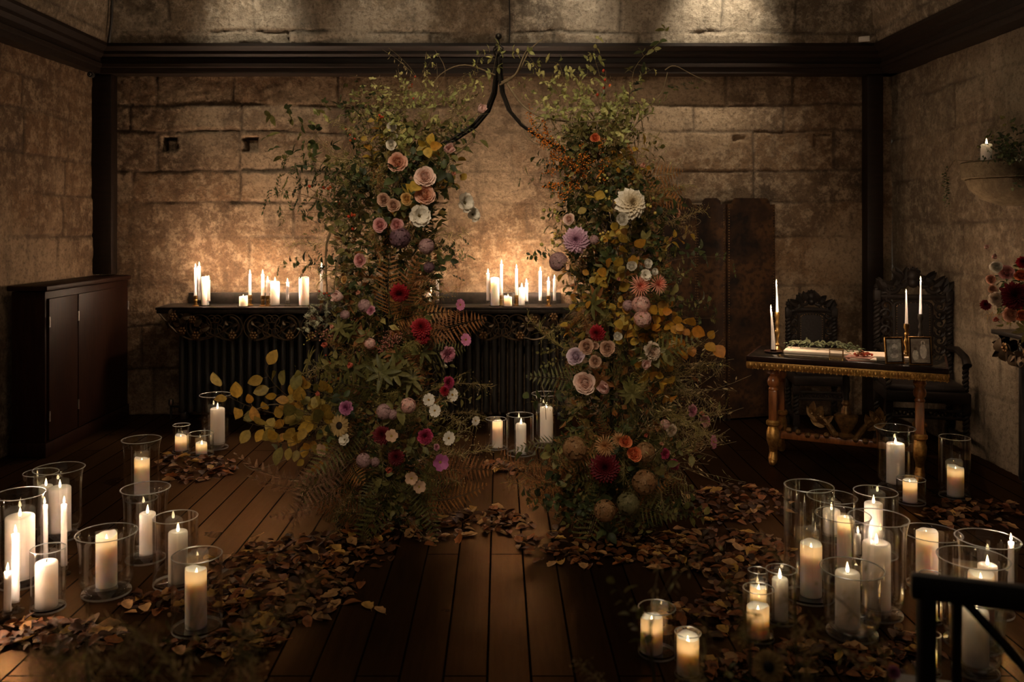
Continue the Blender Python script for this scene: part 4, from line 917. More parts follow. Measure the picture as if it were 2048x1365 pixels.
# ================================================================== flowers: each kind built once, facing +Z
def petal(mb, az, r0, z0, L, W, a0, a1, cup, col, nt=5, nw=3, ruffle=0., tipw=.35, ph=0., tipcol=None):
    """one petal: path leaves the centre at elevation a0 and bends to a1 (radians)"""
    t = np.linspace(0, 1, nt); el = a0 + (a1 - a0) * t; ds = L / (nt - 1)
    r = r0 + np.concatenate([[0], np.cumsum(np.cos(el[:-1]) * ds)]); z = z0 + np.concatenate([[0], np.cumsum(np.sin(el[:-1]) * ds)])
    wd = W * (.28 + .72 * np.sin(np.pi * np.clip(t * .62 + .05, 0, 1)) ** 1.0) ; wd[-1] = W * tipw
    s = np.linspace(-1, 1, nw); vs = []
    for i in range(nt):
        for q in s:
            x = r[i] ; y = q * wd[i] * .5
            lift = cup * wd[i] * q * q + ruffle * W * t[i] * math.sin(6 * q + ph + 3 * t[i])
            nx, nz = -math.sin(el[i]), math.cos(el[i])
            vs.append((x + nx * lift, y, z[i] + nz * lift))
    vs = np.array(vs); c, sn = math.cos(az), math.sin(az)
    vs = np.stack([vs[:, 0] * c - vs[:, 1] * sn, vs[:, 0] * sn + vs[:, 1] * c, vs[:, 2]], 1)
    i = np.arange(nt - 1)[:, None] * nw; j = np.arange(nw - 1)[None]
    fs = np.stack([i + j, i + nw + j, i + nw + j + 1, i + j + 1], -1).reshape(-1, 4)
    cc = np.tile(np.array(col, float), (len(vs), 1))
    if tipcol is not None: k = np.repeat(t, nw)[:, None]; cc = cc * (1 - k) + np.array(tipcol) * k
    mb.add(vs, fs, cc)
def vary(c, k=.12): g = RNG.uniform(1 - k, 1 + k); return tuple(max(0, min(1, x * g)) for x in c)
def rose(c, c2, n=40, open_=1.0):
    mb = MB(); g = 2.39996
    for k in range(n):
        t = k / (n - 1); r0 = .012 + .05 * t
        a0 = math.radians(80 - 58 * t * open_); a1 = math.radians(172 - 158 * t ** .8 * open_)
        col = vary([a * (1 - t) + b * t for a, b in zip(c, c2)], .12)
        petal(mb, k * g, r0, .06 - .10 * t, .26 + .24 * t, .22 + .34 * t, a0, a1, .34 - .20 * t, col, 7, 5, ruffle=.03 * t, tipw=.5, ph=k)
    return [(mb, 'petal')]
def dahlia(c, c2, layers=7, n=13, W=.15, L=.52, tip=.06, cup=.28):
    mb = MB()
    for l in range(layers):
        t = l / (layers - 1)
        for k in range(n if l else 8):
            a0 = math.radians(80 - 92 * t); az = 2 * math.pi * (k + .5 * (l % 2)) / (n if l else 8) + RNG.uniform(-.06, .06)
            col = vary([a * (1 - t) + b * t for a, b in zip(c, c2)], .12)
            petal(mb, az, .03, -.05 * t, (.22 + (L - .22) * t) * RNG.uniform(.92, 1.05), W * (.7 + .5 * t), a0, a0 - .25, cup, col, 5, 3, tipw=tip)
    for k in range(14): petal(mb, k * 2.39996, .004, .02, .17, .10, math.radians(82 - 2.5 * k), math.radians(140 - 5 * k), .35, vary(c, .12), 4, 3, tipw=.15)
    return [(mb, 'petal')]
def cosmos(c, n=8, cc=(.45, .25, .03), W=.40, ruf=.05, a=12, L=.5):
    mb = MB()
    for k in range(n):
        petal(mb, 2 * math.pi * k / n + RNG.uniform(-.06, .06), .04, .01 * (k % 2), L, W, math.radians(a), math.radians(a - 18 + RNG.uniform(-8, 8)), .10, vary(c), 4, 5, ruffle=ruf, tipw=.62, ph=k)
    d = MB().ball((0, 0, .03), .085, 10, cc, sq=(1, 1, .6))
    for k in range(26):
        q = RNG.uniform(0, 6.28); r = RNG.uniform(.02, .10); d.ball((r * math.cos(q), r * math.sin(q), .075 + RNG.uniform(-.01, .02)), .014, 5, vary(cc, .4))
    return [(mb, 'petal'), (d, 'flower_centre')]
def anemone(c): 
    mb = MB()
    for l in range(2):
        for k in range(6): petal(mb, 2 * math.pi * (k + .5 * l) / 6, .03, .02 * l, .50 - .08 * l, .52, math.radians(22 + 18 * l), math.radians(5 + 25 * l), .24, vary(c, .08), 5, 5, ruffle=.05, tipw=.6, ph=k)
    d = MB().ball((0, 0, .05), .075, 10, (.12, .09, .03))
    for k in range(30):
        q = RNG.uniform(0, 6.28); d.tube([(0, 0, .03), (.13 * math.cos(q), .13 * math.sin(q), .10)], .005, 3, (.35, .28, .10)); d.ball((.13 * math.cos(q), .13 * math.sin(q), .10), .012, 5, (.30, .20, .06))
    return [(mb, 'petal'), (d, 'flower_centre')]
def sunflower(c):
    mb = MB()
    for l in range(2):
        for k in range(15): petal(mb, 2 * math.pi * (k + .5 * l) / 15, .12, .015 * l, .40, .14, math.radians(-5 + 14 * l), math.radians(-40 * RNG.random()), .2, vary(c, .2), 5, 3, tipw=.05)
    return [(mb, 'petal'), (MB().ball((0, 0, .02), .18, 14, (.018, .010, .006), sq=(1, 1, .45)), 'flower_centre')]
def spider(c, c2, n=70):
    mb = MB()
    for k in range(n):
        t = k / (n - 1); a0 = math.radians(88 - 84 * t); petal(mb, k * 2.39996, .02, 0, .34 + .16 * t, .042, a0, a0 - .35 - .3 * RNG.random(), .4, vary([a * (1 - t) + b * t for a, b in zip(c, c2)], .15), 5, 3, tipw=.02)
    return [(mb, 'petal')]
def carnation(c, c2):
    mb = MB()
    for k in range(44):
        t = k / 43; a0 = math.radians(86 - 66 * t)
        petal(mb, k * 2.39996, .02, 0, .42 + .1 * t, .26, a0, a0 - .3, .2, vary([a * (1 - t) + b * t for a, b in zip(c, c2)], .2), 5, 5, ruffle=.14, tipw=.95, ph=k * 1.7)
    return [(mb, 'petal')]
def hydrangea(c, c2, sq=(1, 1, 1), n=170, back=-.35):
    mb = MB().ball((0, 0, 0), .355, 14, tuple(x * .75 for x in c2), sq=sq); i = 0
    while i < n:
        d = Vector((RNG.gauss(0, 1), RNG.gauss(0, 1), RNG.gauss(0, 1))).normalized()
        if d.z < back: continue
        i += 1; c_ = Vector((d.x * .42 * sq[0], d.y * .42 * sq[1], d.z * .42 * sq[2])); u = d.orthogonal().normalized(); v = d.cross(u); col = vary(c if RNG.random() < .6 else c2, .2)
        a = RNG.uniform(0, 3); u, v = u * math.cos(a) + v * math.sin(a), v * math.cos(a) - u * math.sin(a); s_ = .085
        for e in (u, v, -u, -v):
            f = d.cross(e); p = [c_, c_ + e * s_ * .6 + f * s_ * .5 + d * .02, c_ + e * s_ * 1.1 + d * .005, c_ + e * s_ * .6 - f * s_ * .5 + d * .02]
            mb.add([tuple(q) for q in p], [(0, 1, 2, 3)], col)
    return [(mb, 'petal')]
def bud(c):
    mb = MB()
    for k in range(9): petal(mb, k * 2.39996, .05 + .004 * k, 0, .75, .42, math.radians(62 - 1.5 * k), math.radians(112 - 3 * k), .32, vary(c, .1), 5, 5, tipw=.35)
    return [(mb, 'petal')]
def frangible(c): return cosmos(c, 5, (.5, .35, .08), .5, .09, 30, .5)

WHITE, BLUSH, PEACH, PINK = (.84, .78, .66), (.82, .56, .46), (.74, .38, .22), (.72, .33, .33)
KINDS = {
 'white_rose': ('rose', lambda: rose(WHITE, WHITE), 'white'), 'blush_rose': ('rose', lambda: rose((.80, .52, .42), (.86, .66, .56)), 'blush'),
 'peach_rose': ('rose', lambda: rose((.72, .34, .18), (.78, .48, .36)), 'peach'), 'pink_rose': ('rose', lambda: rose((.70, .28, .26), (.74, .42, .40)), 'dusty pink'),
 'tan_rose': ('rose', lambda: rose((.52, .30, .20), (.62, .40, .28)), 'brownish peach'), 'lilac_rose': ('rose', lambda: rose((.55, .40, .50), (.68, .54, .60)), 'pale lilac'),
 'coral_rose': ('rose', lambda: rose((.78, .18, .06), (.80, .28, .12), 26, .8), 'coral orange'), 'yellow_rose': ('rose', lambda: rose((.66, .38, .10), (.72, .48, .20)), 'golden'),
 'blush_bud': ('rose_bud', lambda: bud((.84, .60, .54)), 'pale blush'), 'coral_bud': ('rose_bud', lambda: bud((.72, .22, .14)), 'coral'), 'peach_bud': ('rose_bud', lambda: bud((.74, .40, .28)), 'peach'),
 'white_dahlia': ('dahlia', lambda: dahlia((.80, .66, .42), (.86, .80, .68), 7, 12, .20, .55), 'creamy white'), 'lilac_dahlia': ('dahlia', lambda: dahlia((.56, .30, .42), (.64, .42, .52), 7, 14, .14, .55), 'lilac pink'),
 'red_dahlia': ('dahlia', lambda: dahlia((.22, .008, .012), (.34, .012, .020), 8, 13, .14, .50), 'deep red'), 'burgundy_dahlia': ('dahlia', lambda: dahlia((.10, .006, .010), (.17, .010, .016), 8, 14, .12, .52), 'dark burgundy'),
 'coral_spider': ('dahlia', lambda: spider((.78, .26, .17), (.82, .42, .30)), 'coral spidery'), 'beige_spider': ('dahlia', lambda: spider((.56, .27, .10), (.62, .36, .17)), 'tawny spidery'),
 'white_anemone': ('anemone', lambda: anemone(WHITE), 'white'), 'white_cosmos': ('cosmos', lambda: cosmos((.80, .74, .64)), 'white'), 'pink_cosmos': ('cosmos', lambda: cosmos((.62, .22, .38)), 'pink'),
 'magenta_cosmos': ('cosmos', lambda: frangible((.50, .14, .34)), 'magenta'), 'peach_cosmos': ('cosmos', lambda: frangible((.62, .40, .26)), 'peach'), 'sun': ('sunflower', lambda: sunflower((.44, .30, .12)), 'faded tan'),
 'white_ball': ('ranunculus', lambda: rose((.86, .80, .69), (.88, .83, .73), 46, .72), 'white'), 'pink_carnation': ('carnation', lambda: carnation((.60, .20, .28), (.66, .34, .40)), 'pink'),
 'cream_carnation': ('carnation', lambda: carnation((.70, .50, .36), (.80, .68, .54)), 'cream'), 'crimson_carnation': ('carnation', lambda: carnation((.38, .03, .08), (.48, .06, .14)), 'crimson'), 'magenta_carnation': ('carnation', lambda: carnation((.52, .14, .32), (.62, .26, .42)), 'magenta pink'),
 'pink_hydrangea': ('hydrangea', lambda: hydrangea((.70, .38, .32), (.76, .52, .44)), 'dusty pink'), 'mauve_hydrangea': ('hydrangea', lambda: hydrangea((.42, .25, .25), (.52, .34, .32)), 'mauve'),
 'brown_hydrangea': ('hydrangea', lambda: hydrangea((.30, .15, .06), (.38, .22, .10)), 'russet brown'), 'green_hydrangea': ('hydrangea', lambda: hydrangea((.16, .14, .06), (.24, .20, .09)), 'faded green'), 'purple_hydrangea': ('hydrangea', lambda: hydrangea((.15, .08, .10), (.22, .12, .14)), 'dim purple'),
}
PROTO = {}
def flower(kind, parent, base, world, diam, face, label=None):
    if kind not in PROTO:
        PROTO[kind] = [(m.mesh(n + '_' + kind, M['petal'], angle=180), n) for m, n in [(x, y) for x, y in KINDS[kind][1]()]]
    pr = PROTO[kind]; nm = KINDS[kind][0]
    q = Vector((0, 0, 1)).rotation_difference(Vector(face).normalized())
    e = (q.to_matrix() @ Matrix.Rotation(RNG.uniform(0, 6.28), 3, 'Z')).to_euler()
    o = link(nm, pr[0][0], parent, Vector(world) - Vector(base), e); o.scale = [diam] * 3
    o['label'] = label or (KINDS[kind][2] + ' ' + nm.replace('_', ' '))
    for me, n in pr[1:]: link(n, me, o)
    return o

# ================================================================== foliage sprays: grown along +Z from the origin, leaning over
def rv(s=1.0): return Vector((RNG.gauss(0, s), RNG.gauss(0, s), RNG.gauss(0, s)))
def stem_path(L, bend, n=8):
    a = RNG.uniform(0, 6.28); b = Vector((math.cos(a), math.sin(a), 0)); ph = RNG.uniform(0, 6)
    return [Vector((0, 0, L * t)) + b * (bend * L * t * t) + Vector((math.sin(ph + 5 * t), math.cos(ph + 4 * t), 0)) * .02 * L * t for t in np.linspace(0, 1, n)]
def along(pts, t):
    f = t * (len(pts) - 1); i = min(int(f), len(pts) - 2); return pts[i].lerp(pts[i + 1], f - i), (pts[i + 1] - pts[i]).normalized()
STEMC = (.13, .085, .04)
def spray_broad(cols, L=.34, n=14, ll=.062, lw=.042, bend=.35, fan=1.0, curl=.18):
    mb = MB(); pts = stem_path(L, bend); mb.tube(pts, [.0032 * (1 - .7 * t) for t in np.linspace(0, 1, len(pts))], 4, STEMC, cap=False)
    P_, D_, N_, LL, C_ = [], [], [], [], []
    for k in range(n):
        p, t = along(pts, .12 + .88 * k / (n - 1)); s = t.cross(Vector((0, 0, 1)) if abs(t.z) < .8 else Vector((1, 0, 0))).normalized(); s = Matrix.Rotation(k * 2.4 + RNG.uniform(-.4, .4), 3, t) @ s
        d = (s * fan + t * RNG.uniform(.2, .8)).normalized(); P_.append(p + d * .012); D_.append(d); N_.append(t + rv(.35)); LL.append(ll * RNG.uniform(.65, 1.15)); C_.append(vary(RNG.choice(cols), .3))
    LL = np.array(LL); mb.leaves(P_, D_, N_, LL, LL * lw / ll, curl + NP.uniform(-.1, .25, n), C_); return mb
def spray_pinnate(cols, L=.36, n=9, m=7, ll=.030, lw=.010):
    mb = MB(); pts = stem_path(L, .5); mb.tube(pts, [.0025 * (1 - .7 * t) for t in np.linspace(0, 1, len(pts))], 4, STEMC, cap=False)
    P_, D_, N_, C_ = [], [], [], []
    for k in range(n):
        p, t = along(pts, .1 + .9 * k / (n - 1)); s = Matrix.Rotation(k * 2.4, 3, t) @ t.orthogonal().normalized(); ax = (s + t * .5 - Vector((0, 0, .25))).normalized(); nn = t.cross(s)
        Lr = .07 * RNG.uniform(.7, 1.2); mb.tube([p, p + ax * Lr], .0012, 3, STEMC, cap=False); side = ax.cross(t).normalized(); col = vary(RNG.choice(cols), .25)
        for j in range(m):
            q = p + ax * Lr * (.25 + .75 * (j // 2) / max(1, (m - 1) // 2)); d = (side * (1 if j % 2 else -1) + ax * .6).normalized() if j < m - 1 else ax
            P_.append(q); D_.append(d); N_.append(nn + rv(.3)); C_.append(vary(col, .15))
    mb.leaves(P_, D_, N_, ll * NP.uniform(.7, 1.2, len(P_)), lw, .1, C_, hi=False); return mb
def spray_fern(cols, L=.42, n=17, wid=.13, bend=.55, m=8):
    mb = MB(); pts = [Vector((bend * L * t * t, 0, L * t - .28 * bend * L * t ** 3)) for t in np.linspace(0, 1, 12)]; mb.tube(pts, [.003 * (1 - .8 * t) for t in np.linspace(0, 1, 12)], 4, STEMC, cap=False)
    P_, D_, N_, LL, WW, C_ = [], [], [], [], [], []; col = RNG.choice(cols); sp = L * .9 / n
    for k in range(n):
        t = .10 + .9 * k / (n - 1); p, tg = along(pts, min(t, .999)); w = wid * math.sin(math.pi * (.12 + .86 * t)) ** .8 * (1 - .35 * t)
        for sg in (-1, 1):
            sd = Vector((0, sg, 0)); ax = (sd + tg * .45 + Vector((0, 0, -.12)) + rv(.05)).normalized(); nn = tg.cross(ax) * sg; cc = vary(col, .22)
            P_.append(p); D_.append(ax); N_.append(nn); LL.append(w); WW.append(sp * .42); C_.append(cc)
            for j in range(m):
                u = (j + .6) / m; q = p + ax * w * u; pl = sp * .58 * (1 - u * .75)
                for s2 in (-1, 1):
                    P_.append(q); D_.append((tg * s2 + ax * .8).normalized()); N_.append(nn); LL.append(pl); WW.append(min(pl, w / m) * .55); C_.append(cc)
    mb.leaves(P_, D_, N_, np.array(LL), np.array(WW), .06, C_, hi=False, fold=.1); return mb
def spray_oat(cols, L=.42, n=30):
    mb = MB(); P_, D_, N_, C_ = [], [], [], []
    for b in range(3):
        pts = stem_path(L * RNG.uniform(.7, 1.05), RNG.uniform(.3, .8)); mb.tube(pts, .0012, 3, (.30, .24, .12), cap=False)
        for k in range(n // 3):
            p, t = along(pts, .4 + .6 * RNG.random()); d = (Vector((RNG.gauss(0, .6), RNG.gauss(0, .6), -1))).normalized(); q = p + d * RNG.uniform(.01, .03)
            mb.tube([p, q], .0006, 3, (.30, .24, .12), cap=False); P_.append(q); D_.append(d); N_.append(rv()); C_.append(vary(RNG.choice(cols), .25))
    mb.leaves(P_, D_, N_, .030 * NP.uniform(.7, 1.2, len(P_)), .0075, .05, C_, hi=False); return mb
def spray_berry(cols, L=.26, n=34, r=.0055, leafc=None):
    mb = MB(); pts = stem_path(L, .4); mb.tube(pts, [.0028 * (1 - .6 * t) for t in np.linspace(0, 1, len(pts))], 4, STEMC, cap=False)
    for k in range(n):
        p, t = along(pts, .25 + .75 * RNG.random()); q = p + rv(.020); mb.tube([p, q], .0008, 3, STEMC, cap=False); mb.ball(tuple(q), r * RNG.uniform(.8, 1.2), 6, vary(RNG.choice(cols), .25))
    if leafc:
        k = 12; ps = [along(pts, RNG.random())[0] for _ in range(k)]; mb.leaves(ps, [rv() for _ in ps], [rv() for _ in ps], .035, .013, .1, [vary(leafc, .3) for _ in ps], hi=False)
    return mb
def spray_hip(cols):
    mb = MB(); pts = stem_path(.28, .3); mb.tube(pts, .0018, 4, STEMC, cap=False)
    for k in range(5):
        p, t = along(pts, .4 + .15 * k); q = p + rv(.022); mb.tube([p, q], .001, 3, STEMC, cap=False); mb.ball(tuple(q), .010, 8, vary(RNG.choice(cols), .2), sq=(1, 1, 1.25))
    ps = [along(pts, RNG.random())[0] for _ in range(5)]; mb.leaves(ps, [rv() for _ in ps], [rv() for _ in ps], .04, .018, .15, [vary((.08, .09, .03), .3) for _ in ps], hi=False); return mb
def spray_plume(cols, L=.34, n=110):
    """wispy seed plume"""
    mb = MB(); pts = stem_path(L, .45); mb.tube(pts, .0018, 3, (.22, .16, .08), cap=False)
    for k in range(n):
        p, t = along(pts, .2 + .8 * RNG.random()); d = (t * .5 + rv(.55)).normalized(); l = RNG.uniform(.03, .075); c = vary(RNG.choice(cols), .3)
        s = d.orthogonal().normalized() * .0009; e = p + d * l - Vector((0, 0, l * .25)); m = p + d * l * .5
        mb.add([tuple(p - s), tuple(p + s), tuple(m + s), tuple(m - s), tuple(e)], [(0, 1, 2, 3), (3, 2, 4)], c)
        if RNG.random() < .45: mb.leaves([e], [d], [rv()], .012, .005, 0, [c], hi=False)
    return mb
def spray_palmate(cols):
    mb = MB(); pts = stem_path(.22, .2, 5); mb.tube(pts, .0028, 4, (.12, .12, .04), cap=False); P_, D_, N_, C_ = [], [], [], []
    for k in range(3):
        p, t = along(pts, .5 + .25 * k); c0 = RNG.choice(cols); ax = (t + rv(.4)).normalized(); u = ax.orthogonal().normalized(); v = ax.cross(u)
        for j in range(7):
            a = 2 * math.pi * j / 7; d = u * math.cos(a) + v * math.sin(a) + ax * .35; P_.append(p); D_.append(d); N_.append(ax); C_.append(vary(c0, .2))
    mb.leaves(P_, D_, N_, .095 * NP.uniform(.7, 1.1, len(P_)), .026, .25, C_); return mb
def spray_vine(cols, L=.55, n=10):
    """loose climbing stem with small groups of pointed leaflets and a curling tip"""
    mb = MB(); a = RNG.uniform(0, 6.28); b = Vector((math.cos(a), math.sin(a), 0))
    pts = [Vector((0, 0, L * t)) + b * (.28 * L * math.sin(2.4 * t)) + Vector((.02 * math.sin(9 * t), .02 * math.cos(7 * t), 0)) for t in np.linspace(0, 1, 14)]
    mb.tube(pts, [.0026 * (1 - .7 * t) for t in np.linspace(0, 1, 14)], 4, (.24, .18, .08), cap=False); P_, D_, N_, C_ = [], [], [], []
    for k in range(n):
        p, t = along(pts, .12 + .86 * k / (n - 1)); s = Matrix.Rotation(k * 2.6, 3, t) @ t.orthogonal().normalized(); ax = (s + Vector((0, 0, .2))).normalized(); q = p + ax * .03; mb.tube([p, q], .0009, 3, (.24, .18, .08), cap=False)
        u = ax.orthogonal().normalized(); c = RNG.choice(cols)
        for d in (ax, (ax * .4 + u).normalized(), (ax * .4 - u).normalized()): P_.append(q); D_.append(d); N_.append(t + rv(.5)); C_.append(vary(c, .2))
    mb.leaves(P_, D_, N_, .052 * NP.uniform(.6, 1.15, len(P_)), .026, .25, C_); return mb

DG = [(0.051, 0.070, 0.023), (0.072, 0.090, 0.029), (0.041, 0.052, 0.020)]; OL = [(0.152, 0.142, 0.041), (0.189, 0.167, 0.055), (0.116, 0.113, 0.036)]
PG = [(0.377, 0.392, 0.123), (0.464, 0.435, 0.160), (0.319, 0.334, 0.116)]; YE = [(0.465, 0.296, 0.040), (0.414, 0.270, 0.045), (0.342, 0.252, 0.054), (0.450, 0.216, 0.027)]
RU = [(0.348, 0.138, 0.041), (0.290, 0.123, 0.043), (0.406, 0.189, 0.058)]; SG = [(0.290, 0.304, 0.203), (0.362, 0.362, 0.246)]; OR = [(0.465, 0.180, 0.018), (0.450, 0.234, 0.027)]
BG = [(0.493, 0.377, 0.189), (0.406, 0.304, 0.145), (0.580, 0.450, 0.246)]; GG = [(0.348, 0.275, 0.087), (0.406, 0.334, 0.116), (0.275, 0.232, 0.072)]
SPR = {
 'dark_leaf': ('leafy_spray', lambda: spray_broad(DG, .34, 16), 3), 'olive_leaf': ('leafy_spray', lambda: spray_broad(OL, .32, 15, .058, .036), 3), 'pale_leaf': ('leafy_spray', lambda: spray_broad(PG, .30, 12, .058, .040), 2),
 'yellow_leaf': ('autumn_branch', lambda: spray_broad(YE, .26, 11, .070, .054, curl=.1), 3), 'orange_leaf': ('autumn_branch', lambda: spray_broad(OR, .22, 9, .066, .055, curl=.15), 2), 'sage_leaf': ('leafy_spray', lambda: spray_pinnate(SG, .30, 8, 9, .045, .020), 1),
 'beech': ('beech_branch', lambda: spray_broad(YE + OL + PG[:1], .40, 15, .092, .066, bend=.25, curl=.08), 3),
 'jasmine': ('jasmine_vine', lambda: spray_pinnate(DG + OL[:1], .40, 10, 7), 3), 'fern_green': ('fern_frond', lambda: spray_fern(OL + DG[1:2]), 2), 'fern_rust': ('fern_frond', lambda: spray_fern(RU), 2), 'fern_dry': ('fern_frond', lambda: spray_fern([(.42, .26, .16), (.52, .34, .22)], .46, 17, .16, .7), 2),
 'oat': ('oat_grass', lambda: spray_oat(BG + PG[1:2]), 3), 'plume': ('grass_plume', lambda: spray_plume(BG + GG), 3), 'gold_plume': ('grass_plume', lambda: spray_plume(GG), 2), 'rust_plume': ('grass_plume', lambda: spray_plume(RU + GG[:1]), 2),
 'orange_berry': ('berry_spray', lambda: spray_berry([(.72, .24, .03), (.66, .18, .02)], .28, 50, .0066, (.05, .055, .02)), 3), 'pink_berry': ('berry_spray', lambda: spray_berry([(.40, .13, .10), (.48, .22, .15)], .18, 60, .005), 2), 'hip': ('rosehip_spray', lambda: spray_hip([(.52, .06, .025), (.60, .12, .03)]), 2),
 'yellow_berry': ('berry_spray', lambda: spray_berry([(.42, .38, .10), (.50, .36, .09)], .26, 9, .012), 1),
 'palmate': ('hellebore_leaf', lambda: spray_palmate(OL + RU[1:2]), 2), 'vine': ('climbing_vine', lambda: spray_vine(PG + OL[:1]), 3), 'dark_vine': ('climbing_vine', lambda: spray_vine(DG + OL[:1]), 2), 'clematis': ('climbing_vine', lambda: spray_vine(PG), 1),
}
SPROTO = {}
def spray(kind, parent, base, world, direction, scale=1.0, roll=None):
    if kind not in SPROTO: SPROTO[kind] = [SPR[kind][1]().mesh(SPR[kind][0], M['berry'] if 'berry' in kind or kind == 'hip' else M['leaf'], angle=180) for _ in range(SPR[kind][2])]
    me = RNG.choice(SPROTO[kind]); q = Vector((0, 0, 1)).rotation_difference(Vector(direction).normalized())
    e = (q.to_matrix() @ Matrix.Rotation(RNG.uniform(0, 6.28) if roll is None else roll, 3, 'Z')).to_euler()
    o = link(SPR[kind][0], me, parent, Vector(world) - Vector(base), e); o.scale = [scale] * 3; return o
# ================================================================== iron arch
YA = 4.70
arch = thing('garden_arch', 'black iron arch with pointed top and ball finial carrying the two flower arrangements', 'arch', P(997, 1046, YA) * 1.0)
ab = Vector(arch.location); ab.z = 0; arch.location = ab
def aw(px, py, dy=0): return P(px, py, YA + dy) - ab
for sg in (-1, 1):
    cs = [(997 + sg * 3, 118), (997 + sg * 4, 150), (997 + sg * 8, 185), (997 + sg * 22, 222), (997 + sg * 48, 252), (997 + sg * 85, 276), (997 + sg * 130, 300), (997 + sg * 172, 335), (997 + sg * 205, 385), (997 + sg * 222, 450), (997 + sg * 226, 560)]
    for dy in (-.03, .03):
        off = 3 if dy > 0 else -3
        MB().tube([aw(x + off * .8, y + off * .6, dy) for x, y in cs], .0085, 8).build('hoop', M['ironblack'], arch)
        x = 997 + sg * 226
        MB().tube([aw(x + off * .8, 556, dy), Vector((aw(x, 556, dy).x, aw(x, 556, dy).y, .0))], .0085, 8).build('post', M['ironblack'], arch)
fz = lambda py: H - (py - CY) * YA / F
fn = MB().tube([aw(997, 160), aw(997, 80)], .006, 8).ball(aw(997, 73), .0175, 14).ball(aw(997, 88), .010, 10).ball(aw(997, 118), .012, 10)
for k in range(5):
    a0 = 2 * math.pi * k / 5
    fn.tube([Vector((0, 0, fz(117) + (fz(88) - fz(117)) * t)) + Vector((aw(997, 100).x, aw(997, 100).y, 0)) + Vector((math.cos(a0 + 3.2 * t), math.sin(a0 + 3.2 * t), 0)) * (.006 + .022 * math.sin(math.pi * t)) for t in np.linspace(0, 1, 14)], .0038, 6)
fn.build('finial', M['ironblack'], arch)

# ================================================================== the two flower arrangements
YC = 4.68
def interp(tab, y):
    ys = [t[0] for t in tab]; return float(np.interp(y, ys, [t[1] for t in tab])), float(np.interp(y, ys, [t[2] for t in tab]))
LEFT = [(110, 880, 60), (160, 850, 95), (220, 845, 105), (300, 815, 125), (360, 790, 140), (430, 770, 140), (500, 775, 120), (580, 770, 112), (660, 770, 128), (740, 765, 128), (820, 770, 138), (900, 775, 132), (980, 770, 130), (1056, 765, 110)]
RIGHT = [(120, 1150, 110), (180, 1170, 130), (250, 1195, 110), (330, 1205, 105), (400, 1225, 100), (480, 1235, 115), (560, 1240, 118), (640, 1240, 128), (720, 1240, 140), (800, 1245, 138), (880, 1235, 140), (960, 1220, 132), (1056, 1215, 125)]
def front_y(tab, px, py, push=.05):
    c, hw = interp(tab, py); q = max(-1, min(1, (px - c) / (hw * 1.15))); return YC - .27 * math.sqrt(1 - q * q) - push
FLAT = {'beech': ('beech_branch', lambda: [vary(c, .0) for c in ((.46, .28, .04), (.40, .25, .045), (.34, .25, .06), (.22, .19, .05), (.40, .20, .03))], .084, .058, 11), 'yellow_leaf': ('autumn_branch', lambda: YE, .060, .046, 8), 'orange_leaf': ('autumn_branch', lambda: OR + YE[3:], .066, .058, 7)}
def flat_branch(kind, a, b, root):
    """a branch that spreads its leaves in layers towards the aisle"""
    nm, cols, ll, lw, n = FLAT[kind]; cols = cols(); d = b - a; L = d.length; d = d.normalized(); s = d.cross(Vector((0, 1, 0))).normalized(); mb = MB()
    pts = [a + d * L * t + s * .10 * L * math.sin(2.6 * t) + Vector((0, .03 * math.sin(5 * t), 0)) for t in np.linspace(0, 1, 10)]
    mb.tube(pts, [.0032 * (1 - .7 * t) for t in np.linspace(0, 1, 10)], 5, STEMC, cap=False); P_, D_, N_, LL, C_ = [], [], [], [], []
    for k in range(n):
        q, t = along(pts, .25 + .75 * k / (n - 1)); sg = 1 if k % 2 else -1; dd = (s * sg * RNG.uniform(.5, 1.1) + t * RNG.uniform(.2, 1.0) + Vector((0, RNG.gauss(-.15, .25), RNG.gauss(-.1, .2)))).normalized()
        e = q + dd * RNG.uniform(.01, .05); mb.tube([q, e], .0011, 3, STEMC, cap=False); P_.append(e); D_.append(dd); N_.append(Vector((RNG.gauss(0, .35), -1, RNG.gauss(.25, .35)))); LL.append(ll * RNG.uniform(.65, 1.15)); C_.append(vary(RNG.choice(cols), .22))
    LL = np.array(LL); mb.leaves(P_, D_, N_, LL, LL * lw / ll, NP.uniform(-.05, .2, n), C_, fold=.10); mb.build(nm, M['leaf'], root, angle=180)
